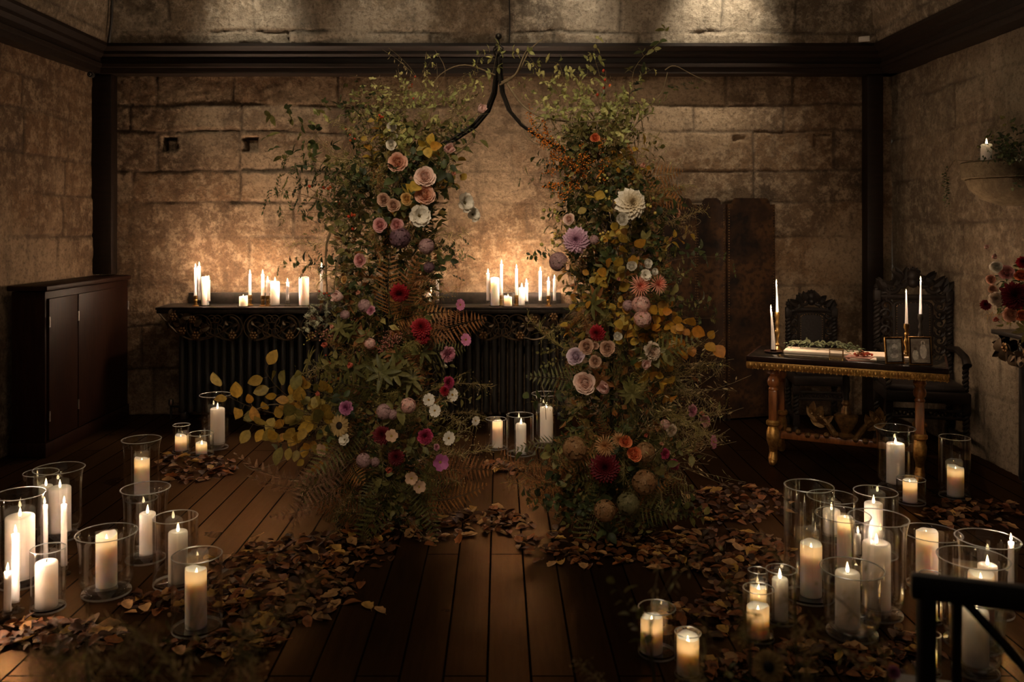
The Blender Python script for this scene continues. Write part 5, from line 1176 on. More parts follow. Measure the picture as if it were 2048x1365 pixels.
def arrangement(label, tab, seed, core, recipe, extras, flowers, twigs):
    RNG.seed(seed); NP.seed(seed)
    c0, _ = interp(tab, 1040); base = Vector(((c0 - CX) * YC / F, YC, 0))
    t = thing('flower_arrangement', label, 'flower arrangement', base, 0, 'flower arrangements on the arch')
    # dense inner foliage
    n = core; mb = MB(); py = NP.uniform(250, 1054, n); P_ = []; C_ = []; D_ = []
    for y in py:
        c, hw = interp(tab, y); a = NP.uniform(0, 2 * np.pi); r = math.sqrt(NP.uniform(0, 1)) * (.80 if y > 330 else .55)
        x = (c + hw * r * math.cos(a) - CX) * YC / F; P_.append((x, YC + .24 * r * math.sin(a), max(.012, H - (y - CY) * YC / F))); D_.append((math.cos(a) * .9 + RNG.gauss(0, .5), math.sin(a) * .9 + RNG.gauss(0, .5), RNG.gauss(.15, .6)))
        pal = (DG, DG, OL, GG, RU) if y > 480 else (DG, OL, OL, GG, BG); C_.append(vary(RNG.choice(RNG.choice(pal)), .3))
    P_ = np.array(P_) - np.array(base); mb.leaves(P_, D_, NP.normal(0, 1, (n, 3)), NP.uniform(.035, .075, n), NP.uniform(.014, .036, n), NP.uniform(0, .4, n), C_, hi=False)
    for k in range(120):                                   # thin stems running through it
        y = RNG.uniform(260, 1000); c, hw = interp(tab, y); x = (c + RNG.uniform(-.6, .6) * hw - CX) * YC / F; p = Vector((x, YC + RNG.uniform(-.15, .1), H - (y - CY) * YC / F)) - base
        q = p + Vector((RNG.uniform(-.15, .15), RNG.uniform(-.1, .1), RNG.uniform(.15, .3))); mb.tube([p, (p + q) / 2 + rv(.01), q], .0022, 4, STEMC, cap=False)
    o = mb.build('inner_foliage', M['leaf'], t, angle=180); o['kind'] = 'stuff'
    count = {}
    for (y0, y1, num, kinds, x0, x1) in recipe:
        for k in range(num):
            y = RNG.uniform(y0, y1); c, hw = interp(tab, y); u = RNG.uniform(x0, x1); kind = RNG.choice(kinds)
            nm = SPR[kind][0]
            if count.get(nm, 0) >= 98: continue
            count[nm] = count.get(nm, 0) + 1
            fr = RNG.random() < .8; q = math.sqrt(max(0, 1 - u * u)) * (1 if fr else -.8); rr = .55
            pos = Vector(((c + hw * u * rr - CX) * YC / F, YC - .22 * q * rr, H - (y - CY) * YC / F))
            up = RNG.gauss(.45, .4) if y < 700 else RNG.gauss(.05, .45)
            d = Vector((u * 1.0 + RNG.gauss(0, .35), -q * .8 + RNG.gauss(0, .25), up)).normalized()
            sc = RNG.uniform(.6, 1.0) * (hw / 125)
            L = .36 * sc
            if y < 300: d.z *= .55; sc *= .8
            if pos.z + d.z * L < .03: d.z = abs(d.z) * .3; d.normalize()
            spray(kind, t, base, pos, d, sc)
    for kind, (px, py), (qx, qy), dy, sc in extras:        # branches with a place of their own
        a = P(px, py, YC - .12 + dy * .3); b = P(qx, qy, YC - .12 + dy); d = b - a
        if kind in FLAT: flat_branch(kind, a - base, b - base, t); continue
        spray(kind, t, base, a, d, d.length / .40 * sc)
    for pts, r in twigs:
        w_ = [P(x, y, YC - .1 + dy) - base for x, y, dy in pts]
        sm = []
        for i in range(len(w_) - 1):
            p0, p1, p2, p3 = w_[max(i - 1, 0)], w_[i], w_[i + 1], w_[min(i + 2, len(w_) - 1)]
            for s_ in np.linspace(0, 1, 6)[:-1]: sm.append(.5 * (2 * p1 + (p2 - p0) * s_ + (2 * p0 - 5 * p1 + 4 * p2 - p3) * s_ ** 2 + (3 * p1 - p0 - 3 * p2 + p3) * s_ ** 3))
        sm.append(w_[-1]); MB().tube(sm, [r * (1 - .6 * k / len(sm)) for k in range(len(sm))], 6).build('twig', M['stem'], t)
    for f in flowers:
        kind, px, py, dpx = f[:4]; Y = front_y(tab, px, py, f[4] if len(f) > 4 else .07); w_ = P(px, py, Y); c, hw = interp(tab, py)
        fx = f[5] if len(f) > 5 else (px - c) / hw * .6; fzz = f[6] if len(f) > 6 else .15
        flower(kind, t, base, w_, dpx * Y / F, Vector((fx + RNG.gauss(0, .15), -1, fzz + RNG.gauss(0, .15))))
    return t

recL = [
 (175, 230, 12, ['oat', 'vine', 'plume', 'clematis', 'oat'], -1, 1), (210, 300, 34, ['plume', 'oat', 'oat', 'vine', 'pale_leaf', 'olive_leaf', 'gold_plume'], -1, 1),
 (230, 330, 10, ['jasmine', 'dark_vine', 'plume', 'hip'], -1.2, -.5),
 (300, 400, 20, ['dark_leaf', 'yellow_leaf', 'dark_leaf', 'olive_leaf', 'plume', 'oat'], -.6, 1), (330, 420, 12, ['jasmine', 'dark_vine', 'hip', 'plume'], -1.2, -.3),
 (400, 500, 20, ['dark_leaf', 'yellow_leaf', 'dark_leaf', 'olive_leaf', 'rust_plume'], -.5, 1), (400, 500, 10, ['jasmine', 'dark_leaf', 'plume', 'hip'], -1.1, -.4),
 (500, 620, 34, ['olive_leaf', 'plume', 'oat', 'dark_leaf', 'gold_plume', 'jasmine'], -1, 1), (590, 660, 8, ['sage_leaf', 'pink_berry', 'sage_leaf'], -1.1, -.5),
 (600, 700, 14, ['fern_rust', 'rust_plume', 'fern_rust'], .2, 1), (620, 720, 18, ['dark_leaf', 'pink_berry', 'rust_plume', 'olive_leaf', 'palmate'], -1, .3),
 (700, 820, 40, ['palmate', 'gold_plume', 'palmate', 'olive_leaf', 'plume', 'fern_green', 'rust_plume'], -1, 1),
 (820, 930, 36, ['fern_green', 'plume', 'dark_leaf', 'gold_plume', 'plume', 'olive_leaf'], -1, 1), (800, 900, 8, ['plume', 'gold_plume'], .6, 1.2),
 (920, 1030, 26, ['fern_green', 'dark_leaf', 'olive_leaf', 'plume', 'fern_rust'], -1, 1)]
exL = [('dark_leaf', (880, 300), (945, 255), -.05, .9), ('olive_leaf', (870, 290), (930, 240), -.05, .9), ('jasmine', (880, 280), (945, 235), -.06, .9), ('oat', (880, 270), (945, 205), -.06, 1.0), ('dark_leaf', (900, 270), (950, 232), -.04, .7), ('plume', (880, 270), (940, 240), -.06, .9), ('beech', (655, 850), (540, 735), -.15, .95), ('beech', (650, 845), (455, 775), -.22, 1.0), ('beech', (650, 850), (500, 835), -.2, .9), ('beech', (660, 860), (560, 880), -.18, .95), ('beech', (690, 800), (600, 765), -.12, 1.0), ('beech', (700, 850), (600, 830), -.2, 1.1), ('beech', (690, 850), (590, 790), -.16, 1.), ('yellow_leaf', (690, 890), (620, 905), -.15, .8),
 ('fern_dry', (690, 905), (560, 975), -.3, 1.0), ('fern_dry', (690, 930), (545, 1045), -.42, 1.0), ('fern_dry', (680, 890), (590, 985), -.36, .95), ('fern_dry', (700, 940), (650, 1062), -.40, 1.0), ('fern_dry', (700, 925), (610, 1050), -.45, 1.05), ('fern_dry', (690, 890), (640, 985), -.28, .9), ('fern_rust', (715, 950), (700, 1060), -.38, .9),
 ('fern_green', (840, 940), (925, 975), -.25, .9), ('fern_green', (820, 950), (905, 1050), -.35, .9), ('fern_green', (800, 960), (800, 1040), -.34, .8), ('fern_green', (830, 900), (820, 990), -.25, .8), ('fern_green', (770, 960), (770, 1055), -.36, .8), ('fern_green', (860, 960), (880, 1000), -.3, .8), ('fern_green', (780, 880), (830, 800), -.25, .8),
 ('sage_leaf', (640, 600), (615, 680), -.2, .9), ('sage_leaf', (650, 590), (640, 660), -.2, .9), ('pink_berry', (640, 640), (575, 640), -.15, .8), ('pink_berry', (640, 620), (640, 600), -.2, .6), ('yellow_berry', (640, 660), (590, 690), -.1, .9),
 ('jasmine', (680, 400), (560, 385), -.05, 1.0), ('jasmine', (680, 420), (600, 440), -.1, 1.0), ('jasmine', (690, 370), (610, 350), -.05, 1.0), ('dark_vine', (700, 360), (640, 290), 0, 1.0), ('dark_vine', (700, 330), (690, 240), 0, 1.0), ('jasmine', (680, 440), (640, 470), -.05, .9),
 ('fern_rust', (850, 660), (895, 625), -.15, .7), ('fern_rust', (850, 690), (900, 665), -.15, .7), ('dark_leaf', (870, 480), (935, 510), -.08, .9), ('dark_vine', (880, 490), (930, 525), -.05, .7),
 ('oat', (850, 200), (840, 90), -.05, 1.0), ('oat', (830, 200), (765, 140), -.05, 1.0), ('oat', (860, 220), (900, 130), -.05, 1.1), ('vine', (900, 200), (960, 110), -.05, 1.0), ('vine', (870, 200), (880, 135), -.05, 1.0), ('clematis', (940, 190), (985, 125), -.05, .9), ('pale_leaf', (850, 250), (830, 160), -.05, .9), ('hip', (830, 210), (800, 120), -.05, .8), ('vine', (900, 230), (940, 150), -.1, .8),
 ('hip', (690, 600), (600, 555), -.1, .8), ('hip', (690, 740), (600, 715), -.1, .7), ('plume', (900, 830), (980, 800), -.05, .9), ('plume', (900, 850), (985, 840), -.1, .9)]
twL = [([(690, 930, -.1), (620, 900, -.15), (560, 925, -.2), (510, 940, -.2), (488, 930, -.2)], .004), ([(720, 430, 0), (672, 450, -.05), (652, 500, -.05), (655, 600, 0)], .009), ([(725, 420, 0), (690, 470, -.08), (670, 560, -.05), (668, 620, 0)], .006),
       ([(655, 850, -.05), (600, 820, -.15), (540, 810, -.2), (470, 840, -.22)], .004), ([(990, 150, 0), (930, 130, -.05), (880, 150, -.05), (850, 200, 0)], .004), ([(880, 330, -.05), (925, 300, -.08), (952, 262, -.05)], .005), ([(760, 300, 0), (740, 230, 0), (760, 150, 0)], .0025), ([(840, 220, 0), (890, 150, -.02), (870, 100, -.03)], .0025)]
flL = [('white_ball', 785, 254, 26), ('white_rose', 783, 290, 22), ('white_ball', 792, 274, 14), ('blush_bud', 893, 300, 33, .13), ('blush_bud', 957, 224, 28, .1), ('peach_rose', 796, 325, 40), ('blush_rose', 849, 355, 43, .12), ('peach_rose', 848, 390, 42, .12),
 ('tan_rose', 768, 400, 28, .1), ('tan_rose', 786, 412, 28, .11), ('yellow_rose', 813, 398, 26, .1), ('white_anemone', 838, 432, 44, .13), ('white_anemone', 928, 406, 40, .05, .9), ('white_anemone', 944, 430, 32, .05, .9), ('pink_rose', 761, 451, 30, .11), ('pink_rose', 792, 450, 28, .11),
 ('purple_hydrangea', 800, 476, 48, .1), ('mauve_hydrangea', 853, 493, 36), ('purple_hydrangea', 858, 535, 26), ('pink_rose', 722, 521, 28), ('blush_bud', 686, 596, 34, .16), ('mauve_hydrangea', 729, 612, 30), ('pink_carnation', 743, 622, 20), ('red_dahlia', 799, 588, 42, .12),
 ('red_dahlia', 842, 655, 44, .14), ('red_dahlia', 845, 672, 34, .12), ('pink_cosmos', 920, 610, 22, .05, .8), ('pink_cosmos', 931, 680, 24, .05), ('pink_carnation', 893, 708, 34, .1), ('coral_bud', 655, 690, 18, .12), ('peach_bud', 668, 655, 14, .12), ('crimson_carnation', 895, 766, 26, .1), ('red_dahlia', 890, 782, 22, .1),
 ('white_cosmos', 857, 800, 24, .14), ('white_cosmos', 869, 822, 24, .14), ('white_cosmos', 904, 790, 26, .1), ('white_cosmos', 897, 877, 26, .12), ('pink_hydrangea', 816, 812, 36, .15), ('mauve_hydrangea', 768, 824, 36, .12), ('mauve_hydrangea', 785, 830, 24, .12), ('magenta_carnation', 694, 816, 30, .14), ('sun', 679, 852, 44, .14),
 ('white_anemone', 690, 880, 24, .14), ('burgundy_dahlia', 764, 870, 38, .12), ('peach_cosmos', 783, 873, 26, .15), ('crimson_carnation', 850, 873, 32, .14), ('pink_carnation', 872, 895, 14, .14), ('mauve_hydrangea', 727, 922, 34, .12), ('mauve_hydrangea', 750, 925, 22), ('burgundy_dahlia', 792, 915, 34, .08), ('coral_bud', 778, 939, 20, .14),
 ('magenta_cosmos', 880, 925, 34, .15), ('peach_cosmos', 823, 957, 26, .18), ('peach_cosmos', 838, 974, 26, .18), ('peach_cosmos', 645, 900, 26, .14), ('yellow_rose', 690, 560, 16), ('peach_bud', 905, 350, 14), ('white_cosmos', 951, 842, 18, .02), ('coral_bud', 705, 730, 18), ('coral_bud', 640, 790, 14, .2), ('peach_bud', 720, 585, 14), ('mauve_hydrangea', 690, 630, 22), ('pink_hydrangea', 740, 688, 26)]
arrangement('left flower arrangement on the arch with peach roses, deep red dahlias and yellow beech leaves', LEFT, 21, 4200, recL, exL, flL, twL)

recR = [
 (200, 240, 12, ['vine', 'clematis', 'vine', 'pale_leaf', 'oat'], -1, 1), (215, 290, 22, ['pale_leaf', 'vine', 'plume', 'olive_leaf', 'oat', 'gold_plume'], -.9, 1),
 (260, 400, 26, ['olive_leaf', 'plume', 'gold_plume', 'dark_leaf', 'yellow_leaf', 'oat'], -.6, 1), (300, 420, 14, ['orange_berry', 'jasmine', 'orange_berry', 'dark_leaf'], -1.1, -.2), (330, 420, 12, ['rust_plume', 'gold_plume', 'fern_rust'], .4, 1.1),
 (400, 480, 22, ['dark_leaf', 'olive_leaf', 'plume', 'yellow_berry', 'dark_leaf'], -1, 1), (400, 480, 8, ['plume', 'rust_plume', 'jasmine'], .6, 1.2),
 (480, 620, 40, ['rust_plume', 'olive_leaf', 'palmate', 'dark_leaf', 'palmate', 'gold_plume', 'yellow_leaf'], -1, 1), (480, 620, 10, ['dark_leaf', 'olive_leaf', 'jasmine'], .5, 1.1),
 (620, 720, 26, ['gold_plume', 'yellow_leaf', 'olive_leaf', 'rust_plume', 'fern_rust', 'palmate'], -1, .4), (640, 720, 8, ['orange_leaf'], .5, 1), (680, 820, 24, ['gold_plume', 'oat', 'gold_plume', 'plume'], .3, 1.1),
 (720, 860, 30, ['dark_leaf', 'olive_leaf', 'fern_green', 'gold_plume', 'dark_leaf', 'palmate'], -1, .6), (820, 960, 24, ['plume', 'oat', 'olive_leaf', 'plume'], .2, 1.15),
 (860, 960, 26, ['fern_rust', 'dark_leaf', 'rust_plume', 'dark_leaf', 'fern_green'], -1, .5), (950, 1040, 34, ['dark_leaf', 'olive_leaf', 'dark_leaf', 'fern_green', 'plume'], -1, 1), (930, 1000, 12, ['rust_plume', 'fern_rust', 'dark_leaf'], -1.3, -.7)]
exR = [('orange_berry', (1075, 262), (1035, 212), -.02, 1.0), ('orange_berry', (1110, 292), (1060, 240), -.06, 1.1), ('orange_berry', (1140, 310), (1085, 262), -.12, 1.2), ('orange_berry', (1160, 330), (1110, 290), -.16, 1.2), ('orange_berry', (1190, 350), (1130, 310), -.16, 1.2), ('dark_leaf', (1130, 310), (1075, 275), -.02, .8), ('olive_leaf', (1160, 330), (1100, 270), -.05, .8), ('jasmine', (1150, 320), (1085, 290), -.06, .9), ('orange_berry', (1100, 300), (1040, 222), -.06, .9), ('orange_berry', (1120, 310), (1075, 250), -.1, .9), ('orange_berry', (1150, 340), (1100, 280), -.12, 1.0), ('orange_berry', (1180, 360), (1110, 320), -.12, 1.0), ('orange_berry', (1190, 340), (1140, 280), -.1, 1.0), ('orange_berry', (1185, 370), (1140, 340), -.12, 1.0), ('orange_berry', (1170, 370), (1085, 380), -.08, 1.0), ('orange_berry', (1200, 320), (1180, 260), -.1, 1.0), ('orange_berry', (1260, 320), (1275, 260), -.1, .8),
 ('jasmine', (1130, 340), (1060, 330), -.05, .9), ('jasmine', (1150, 380), (1095, 395), -.05, .9), ('vine', (1020, 180), (1060, 120), -.03, .8), ('vine', (1180, 220), (1190, 140), -.05, 1.0), ('vine', (1210, 230), (1215, 115), 0, 1.0), ('hip', (1200, 220), (1225, 105), -.03, 1.0), ('dark_vine', (1280, 260), (1335, 140), -.05, 1.1), ('dark_vine', (1320, 175), (1385, 150), -.05, .9), ('vine', (1060, 240), (1085, 170), -.05, 1.0), ('clematis', (1090, 240), (1160, 200), -.08, 1.0), ('pale_leaf', (1080, 250), (1070, 190), -.08, .9), ('pale_leaf', (1180, 280), (1170, 200), -.08, .9), ('vine', (1260, 270), (1265, 190), -.05, .9), ('pale_leaf', (1230, 290), (1260, 230), -.05, .9), ('oat', (1090, 240), (1110, 160), -.05, .8),
 ('orange_leaf', (1320, 680), (1380, 655), -.14, 1.0), ('orange_leaf', (1330, 690), (1425, 690), -.1, 1.0), ('orange_leaf', (1310, 670), (1340, 640), -.14, .9), ('olive_leaf', (1330, 600), (1410, 600), -.08, 1.0), ('jasmine', (1350, 620), (1420, 640), -.05, .9), ('olive_leaf', (1320, 550), (1380, 560), -.1, 1.0), ('yellow_leaf', (1255, 560), (1260, 490), -.26, .9), ('yellow_leaf', (1240, 600), (1228, 530), -.26, .9), ('yellow_leaf', (1260, 700), (1265, 640), -.26, .9), ('yellow_leaf', (1200, 420), (1190, 380), -.25, .7),
 ('dark_leaf', (1110, 500), (1045, 520), -.06, 1.0), ('dark_vine', (1120, 490), (1060, 500), -.04, .8), ('olive_leaf', (1120, 720), (1070, 730), -.08, 1.0), ('olive_leaf', (1120, 700), (1062, 690), -.08, .9),
 ('gold_plume', (1330, 740), (1400, 720), -.1, 1.0), ('gold_plume', (1330, 780), (1395, 800), -.1, 1.0), ('oat', (1330, 790), (1400, 760), -.1, 1.0), ('palmate', (1370, 770), (1420, 740), -.05, .9), ('fern_green', (1195, 860), (1192, 770), -.22, .8), ('fern_rust', (1230, 890), (1140, 845), -.25, .9), ('fern_rust', (1250, 900), (1175, 880), -.25, .8),
 ('plume', (1340, 900), (1430, 840), -.08, .9), ('plume', (1350, 920), (1460, 860), -.06, .9), ('fern_rust', (1370, 905), (1430, 895), -.1, .7), ('rust_plume', (1100, 930), (1010, 960), -.1, 1.0), ('rust_plume', (1110, 960), (1030, 985), -.15, 1.0), ('dark_leaf', (1120, 960), (1050, 990), -.15, 1.0),
 ('dark_leaf', (1170, 1000), (1110, 1045), -.3, .9), ('dark_leaf', (1180, 1000), (1160, 1060), -.34, .9), ('olive_leaf', (1290, 1010), (1350, 1040), -.3, .9), ('olive_leaf', (1270, 1010), (1290, 1060), -.34, .9), ('dark_leaf', (1300, 1000), (1400, 1045), -.25, 1.0), ('dark_leaf', (1260, 1010), (1250, 1065), -.34, .9), ('olive_leaf', (1310, 1020), (1420, 1050), -.3, 1.0)]
twR = [([(1003, 165, 0), (1035, 145, -.03), (1060, 100, -.05), (1085, 78, -.05)], .0055), ([(1000, 170, 0), (1030, 150, -.05), (1048, 110, -.06), (1058, 95, -.07)], .0055), ([(1010, 160, 0), (1050, 215, -.08), (1110, 240, -.1), (1200, 242, -.1), (1270, 222, -.06), (1320, 190, -.03), (1335, 145, 0)], .0055), ([(1240, 290, -.1), (1275, 245, -.1), (1305, 222, -.05)], .006), ([(1330, 140, 0), (1350, 132, 0), (1390, 152, 0), (1432, 170, 0)], .003),
       ([(1040, 235, .1), (1060, 280, .08), (1110, 300, 0)], .003), ([(1084, 770, 0), (1090, 800, -.02), (1092, 840, -.02)], .003), ([(1350, 830, -.1), (1400, 905, -.1), (1435, 830, -.05), (1428, 815, -.05)], .0022), ([(1340, 905, -.1), (1420, 880, -.08), (1460, 858, -.06)], .0022), ([(1340, 420, -.05), (1400, 440, 0), (1385, 455, 0)], .002)]
flR = [('coral_rose', 1190, 276, 24, .06), ('peach_bud', 1281, 332, 16, .06), ('white_dahlia', 1264, 407, 62, .14), ('white_ball', 1243, 439, 34, .15), ('white_rose', 1250, 425, 20, .12), ('blush_rose', 1139, 439, 24, .08), ('peach_rose', 1351, 427, 20, .02, .5), ('lilac_dahlia', 1152, 481, 52, .12), ('mauve_hydrangea', 1117, 524, 44, .06), ('mauve_hydrangea', 1188, 480, 22),
 ('white_ball', 1263, 533, 27, .16), ('white_ball', 1292, 527, 26, .16), ('white_ball', 1306, 544, 20, .16), ('white_anemone', 1290, 551, 24, .17), ('coral_spider', 1279, 572, 50, .16), ('coral_spider', 1314, 569, 48, .15), ('pink_hydrangea', 1282, 610, 42, .15), ('pink_hydrangea', 1285, 638, 40, .16), ('mauve_hydrangea', 1256, 612, 26), ('red_dahlia', 1193, 667, 36, .14), ('white_ball', 1234, 672, 24, .16),
 ('tan_rose', 1174, 694, 32, .15), ('tan_rose', 1215, 697, 32, .15), ('tan_rose', 1190, 692, 16, .12), ('lilac_rose', 1153, 715, 38, .16), ('tan_rose', 1191, 723, 26, .15), ('cream_carnation', 1300, 703, 40, .15), ('blush_bud', 1288, 732, 30, .15), ('blush_rose', 1171, 765, 46, .17), ('blush_bud', 1213, 779, 38, .17),
 ('pink_carnation', 1381, 821, 26, .06), ('pink_carnation', 1407, 843, 26, .04), ('coral_bud', 1399, 826, 14, .04), ('pink_cosmos', 1426, 884, 26, .04, .9), ('crimson_carnation', 1328, 908, 22, .12), ('crimson_carnation', 1346, 931, 24, .12), ('brown_hydrangea', 1150, 898, 56, .14), ('brown_hydrangea', 1290, 905, 46, .12), ('brown_hydrangea', 1288, 965, 56, .16), ('brown_hydrangea', 1210, 1022, 50, .18), ('green_hydrangea', 1256, 1008, 52, .17),
 ('beige_spider', 1211, 892, 48, .17), ('beige_spider', 1238, 880, 34, .15), ('coral_rose', 1250, 884, 32, .17), ('coral_rose', 1265, 908, 38, .18), ('burgundy_dahlia', 1210, 937, 62, .17), ('cream_carnation', 1340, 860, 26, .1), ('coral_bud', 1290, 872, 12, .14), ('pink_hydrangea', 1330, 850, 24), ('peach_bud', 1320, 888, 12), ('peach_bud', 1235, 560, 12)]
arrangement('right flower arrangement on the arch with large white dahlia, coral dahlias and orange berries', RIGHT, 42, 4200, recR, exR, flR, twR)

# ================================================================== small arrangement on the console, ivy on the corbel
RNG.seed(5); NP.seed(5)
cb0 = Vector((3.14, 5.06, .95))
ca = thing('flower_arrangement', 'bouquet of red and pink flowers on the console shelf, cut by the right picture edge', 'flower arrangement', cb0)
MB().lathe([(0, 0), (.05, 0), (.06, .02), (.075, .10), (.06, .11), (0, .105)], seg=20).build('bowl', M['ironblack'], ca)
for k in range(40):
    a = RNG.uniform(0, 6.28); d = Vector((math.cos(a), math.sin(a), RNG.uniform(-.1, 1.2))); d.x = min(d.x, .35); spray(RNG.choice(['dark_leaf', 'olive_leaf', 'dark_leaf', 'rust_plume', 'palmate']), ca, cb0, cb0 + Vector((0, 0, .10)), d, RNG.uniform(.6, .95) if d.x < .0 else .4)
for kind, px, py, d_, Y in (('blush_bud', 1972, 495, 14, 5.1), ('blush_bud', 1988, 515, 16, 5.1), ('white_rose', 1992, 535, 24, 5.0), ('pink_rose', 2012, 546, 30, 5.0), ('coral_rose', 2040, 552, 30, 4.95), ('burgundy_dahlia', 2030, 592, 58, 4.92), ('cream_carnation', 1992, 599, 30, 4.98), ('peach_rose', 1981, 560, 20, 5.05), ('peach_rose', 2020, 630, 30, 4.95), ('coral_rose', 2042, 632, 30, 4.93), ('tan_rose', 1985, 580, 18, 5.05), ('red_dahlia', 2046, 525, 26, 5.0), ('burgundy_dahlia', 1972, 610, 22, 5.05), ('coral_bud', 1990, 640, 16, 5.0)):
    flower(kind, ca, cb0, P(px, py, Y), d_ * Y / F, Vector((-.4, -1, .2)))
ib = Vector((3.10, 5.46, 2.003)); iv = thing('ivy_sprig', 'dark trailing ivy heaped on the stone corbel beside the candle', 'ivy', ib)
for k in range(22):
    p = ib + Vector((RNG.uniform(-.02, .12), RNG.uniform(-.24, .02), .012)); d = Vector((RNG.uniform(-1, .3), RNG.uniform(-.8, .5), RNG.uniform(-.5, .9)))
    if p.x + d.x * .1 < XR - .29 and d.z < 0: d.z = .2
    spray(RNG.choice(['dark_leaf', 'dark_vine', 'dark_leaf']), iv, ib, p, d, RNG.uniform(.35, .6))
tr = MB().tube([(-.06, .16, .01), (-.16, .20, .015), (-.205, .22, -.06), (-.19, .23, -.16)], .0025, 5)
tr.build('trailing_stem', M['stem'], iv)
for k, z in enumerate((-.02, -.07, -.12, -.16)): spray('dark_leaf', iv, ib, ib + Vector((-.195, .225, z)), (RNG.uniform(-.6, .2), -.3, -1), .34)
# ================================================================== fallen leaves
RNG.seed(99); NP.seed(99)
BR = {'brown': (.105, .042, .015), 'rust': (.26, .085, .020), 'tan': (.42, .225, .085), 'yellow': (.50, .28, .06)}
def leaf_proto(c, seed):
    r = random.Random(seed); n = 7; L = .078; W = .046 * r.uniform(.8, 1.2); cu = r.uniform(-.9, 1.2); cx = r.uniform(.3, 1.4); vs = []; tw = r.uniform(-.5, .5)
    for i in range(n):
        t = i / (n - 1); w = W * math.sin(math.pi * min(1, t * .93 + .035)) ** .75 * (1 + .12 * math.sin(t * 17 + seed))
        for j in range(5):
            s = (j - 2) / 2; x = (t - .5) * L; y = s * w * .5; z = cx * y * y * 22 + cu * x * x * 5 + tw * x * y * 8
            vs.append((x, y, z))
    vs = np.array(vs); vs[:, 2] -= vs[:, 2].min(); i = np.arange(n - 1)[:, None] * 5; j = np.arange(4)[None]
    fs = np.stack([i + j, i + 5 + j, i + 5 + j + 1, i + j + 1], -1).reshape(-1, 4)
    mid = np.tile(np.array([1.2, 1, .8, 1, 1.2]), n)[:, None]
    mb = MB().add(vs, fs, np.clip(np.array(c)[None] * mid * r.uniform(.85, 1.15), 0, 1))
    mb.tube([(-L / 2, 0, float(vs[2, 2])), (-L / 2 - .022, .004, .004)], .0009, 4, tuple(x * .7 for x in c)); return mb
LP = {k: [leaf_proto(c, 7 * i + len(k)).mesh('fallen_leaf', M['dry'], angle=180) for i in range(4)] for k, c in BR.items()}
def ell(px, py, rx, ry):
    a = RNG.uniform(0, 6.28); q = math.sqrt(RNG.random()); x, y = px + rx * q * math.cos(a), py + ry * q * math.sin(a); Y = FY(y); return (x - CX) * Y / F, Y, q
def hit(x, y, m): return any((x - a) ** 2 + (y - b) ** 2 < (r + m) ** 2 for a, b, r in VASES)
ZONES = [  # px, py, rx, ry, loose leaves, heap leaves, where
 (640, 1110, 150, 38, 26, 190, 'in front of the left flower arrangement'), (530, 1185, 170, 70, 44, 330, 'beside the front cylinder of the left cluster'), (360, 1200, 150, 30, 18, 130, 'around the front of the left cluster'),
 (440, 1285, 110, 28, 20, 120, 'by the aisle below the left cluster'), (110, 1275, 130, 32, 18, 130, 'at the lower left corner'), (390, 935, 75, 32, 14, 130, 'under the small back left candles'),
 (960, 1045, 110, 26, 16, 100, 'between the two flower arrangements'), (800, 1065, 130, 30, 12, 120, 'at the foot of the left flower arrangement'), (1010, 935, 45, 12, 6, 50, 'under the three middle candles'),
 (1200, 1095, 170, 38, 30, 190, 'in front of the right flower arrangement'), (1430, 1110, 150, 48, 34, 260, 'between the right flower arrangement and the right cluster'), (1470, 1010, 110, 40, 14, 170, 'behind the tallest cylinder'),
 (1520, 1180, 110, 55, 14, 130, 'around the trio of small candles'), (1950, 1030, 100, 28, 10, 110, 'under the candles by the right wall'), (1640, 1320, 200, 35, 16, 150, 'in front of the right cluster'), (1420, 1240, 110, 34, 12, 90, 'behind the candles closest to the aisle'), (1470, 1345, 90, 20, 6, 60, 'beside the frontmost snug cylinder'), (1780, 1290, 110, 30, 4, 80, 'before the chair')]
heap = {}
for (px, py, rx, ry, nl, nh, where) in ZONES:
    hp = thing if False else None; mb_p, mb_d, mb_n, cc, ll = [], [], [], [], []
    for k in range(nh):
        x, y, q = ell(px, py, rx, ry)
        if hit(x, y, .03): continue
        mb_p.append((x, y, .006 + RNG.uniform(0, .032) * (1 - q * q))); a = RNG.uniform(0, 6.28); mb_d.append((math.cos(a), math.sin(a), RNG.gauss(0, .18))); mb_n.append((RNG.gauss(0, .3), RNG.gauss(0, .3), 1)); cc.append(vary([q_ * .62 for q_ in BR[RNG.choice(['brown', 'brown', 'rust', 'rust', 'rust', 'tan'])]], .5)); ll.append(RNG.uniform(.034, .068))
    heap.setdefault('p', []).extend(mb_p); heap.setdefault('d', []).extend(mb_d); heap.setdefault('n', []).extend(mb_n); heap.setdefault('c', []).extend(cc); heap.setdefault('l', []).extend(ll)
    for k in range(nl):
        x, y, q = ell(px, py, rx * 1.12, ry * 1.15)
        while hit(x, y, .05): x, y, q = ell(px, py, rx * 1.12, ry * 1.15)
        kind = RNG.choice(['rust', 'tan', 'tan', 'yellow', 'tan', 'yellow', 'rust'])
        o = link('fallen_leaf', RNG.choice(LP[kind]), None, (x, y, .004 + .026 * max(0, 1 - q * q) * RNG.random()), (RNG.gauss(0, .16), RNG.gauss(0, .16), RNG.uniform(0, 6.28))); s = RNG.uniform(.75, 1.15); o.scale = (s, s, s)
        tag(o, f'curled {kind} dry leaf on the floor {where}', 'leaf', f'{kind} fallen leaves {where}')
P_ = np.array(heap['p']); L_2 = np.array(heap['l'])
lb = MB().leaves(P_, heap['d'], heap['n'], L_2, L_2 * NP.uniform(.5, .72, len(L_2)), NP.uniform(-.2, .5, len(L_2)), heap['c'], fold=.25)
v_ = lb.v[0]; v_[:, 2] = np.maximum(v_[:, 2], .0015)
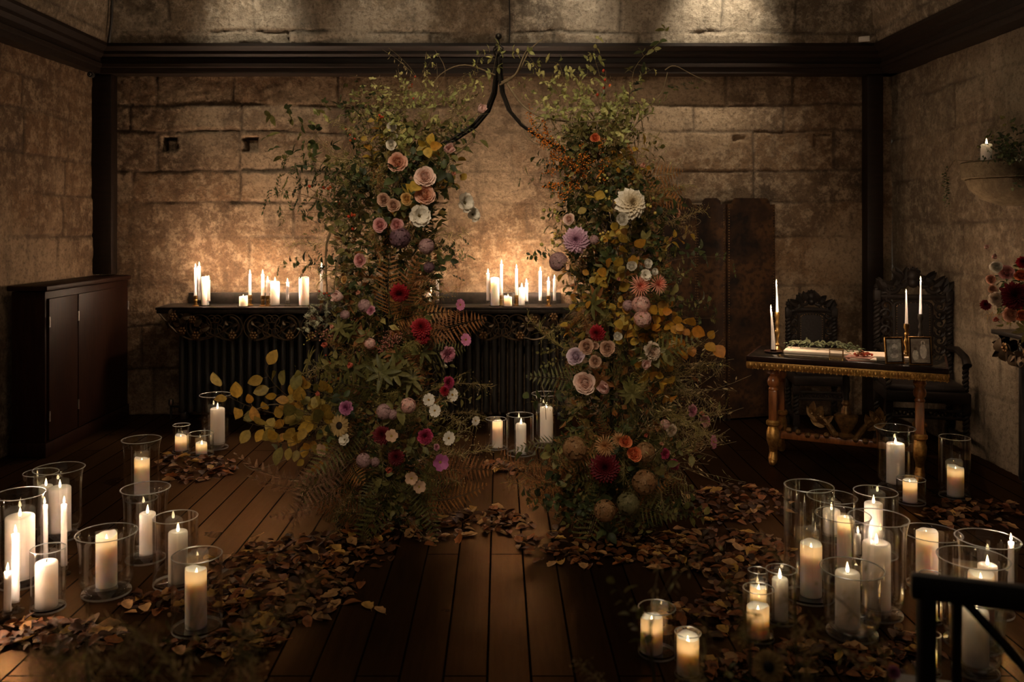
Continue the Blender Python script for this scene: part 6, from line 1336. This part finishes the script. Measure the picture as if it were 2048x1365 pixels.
tag(lb.build('fallen_leaves', M['dry'], angle=180), 'drifts of brown autumn leaves strewn on the dark floorboards', 'leaves', kind='stuff')
for px, py, kind, l in ((735, 1215, 'yellow', 'lying alone in the aisle nearest the left drift'), (760, 1222, 'tan', 'rightmost of the few lying alone in the aisle'), (705, 1208, 'rust', 'leftmost of the few lying alone in the aisle'), (722, 1172, 'rust', 'farthest of the few lying alone in the aisle'), (1103, 1100, 'tan', 'lying alone left of the right flower arrangement foot'), (1103, 1130, 'tan', 'lying alone in the aisle before the right flower arrangement')):
    Y = FY(py); o = link('fallen_leaf', LP[kind][0], None, ((px - CX) * Y / F, Y, .002), (0, 0, RNG.uniform(0, 6))); tag(o, f'{kind} dry leaf {l}', 'leaf')

# ================================================================== blurred arrangements at the aisle ends, close to the camera
def near_clump(label, X, Y, n, kinds, hmin, hmax, spread, extra=()):
    b = Vector((X, Y, 0)); t = thing('flower_clump', label, 'flowers', b)
    mb = MB(); k = 260
    mb.leaves(np.stack([NP.normal(0, spread * .45, k), NP.normal(0, .10, k), np.abs(NP.normal(.10, .12, k))], 1), NP.normal(0, 1, (k, 3)), NP.normal(0, 1, (k, 3)), .06, .03, .2, np.array((.05, .05, .02)) * NP.uniform(.5, 1.6, (k, 1)), hi=False)
    o = mb.build('base_foliage', M['leaf'], t, angle=180); o['kind'] = 'stuff'
    for q in range(n):
        x = RNG.uniform(-spread, spread); h = RNG.uniform(hmin, hmax); y = RNG.gauss(0, .07); lean = RNG.uniform(-.14, .14)
        MB().tube([(x * .5, y * .5, 0), (x * .8, y, h * .5), (x + lean * .4, y - .02, h)], [.0028, .0024, .0016], 5).build('stem', M['greenstem'], t)
        spray(RNG.choice(kinds), t, b, b + Vector((x + lean * .3, y - .02, h * .93)), (lean * 3 + RNG.gauss(0, .4), RNG.gauss(0, .4), 1), RNG.uniform(.35, .65))
    for kind, px, py, d_, dy in extra: flower(kind, t, b, P(px, py, Y + dy), d_ * Y / F, Vector((RNG.gauss(0, .3), -1, .5)))
    return t
near_clump('blurred green and grey stems rising at the lower left, in front of the candles', -.62, 1.60, 17, ['plume', 'oat', 'jasmine', 'plume', 'plume'], .62, .86, .27)
near_clump('blurred grass stems and dark seed head rising at the lower right, beside the foreground chair', .53, 1.72, 17, ['plume', 'oat', 'gold_plume', 'olive_leaf', 'jasmine', 'plume', 'oat'], .52, .86, .26, (('sun', 1537, 1335, 62, -.05), ('magenta_carnation', 1785, 1345, 26, 0.)))
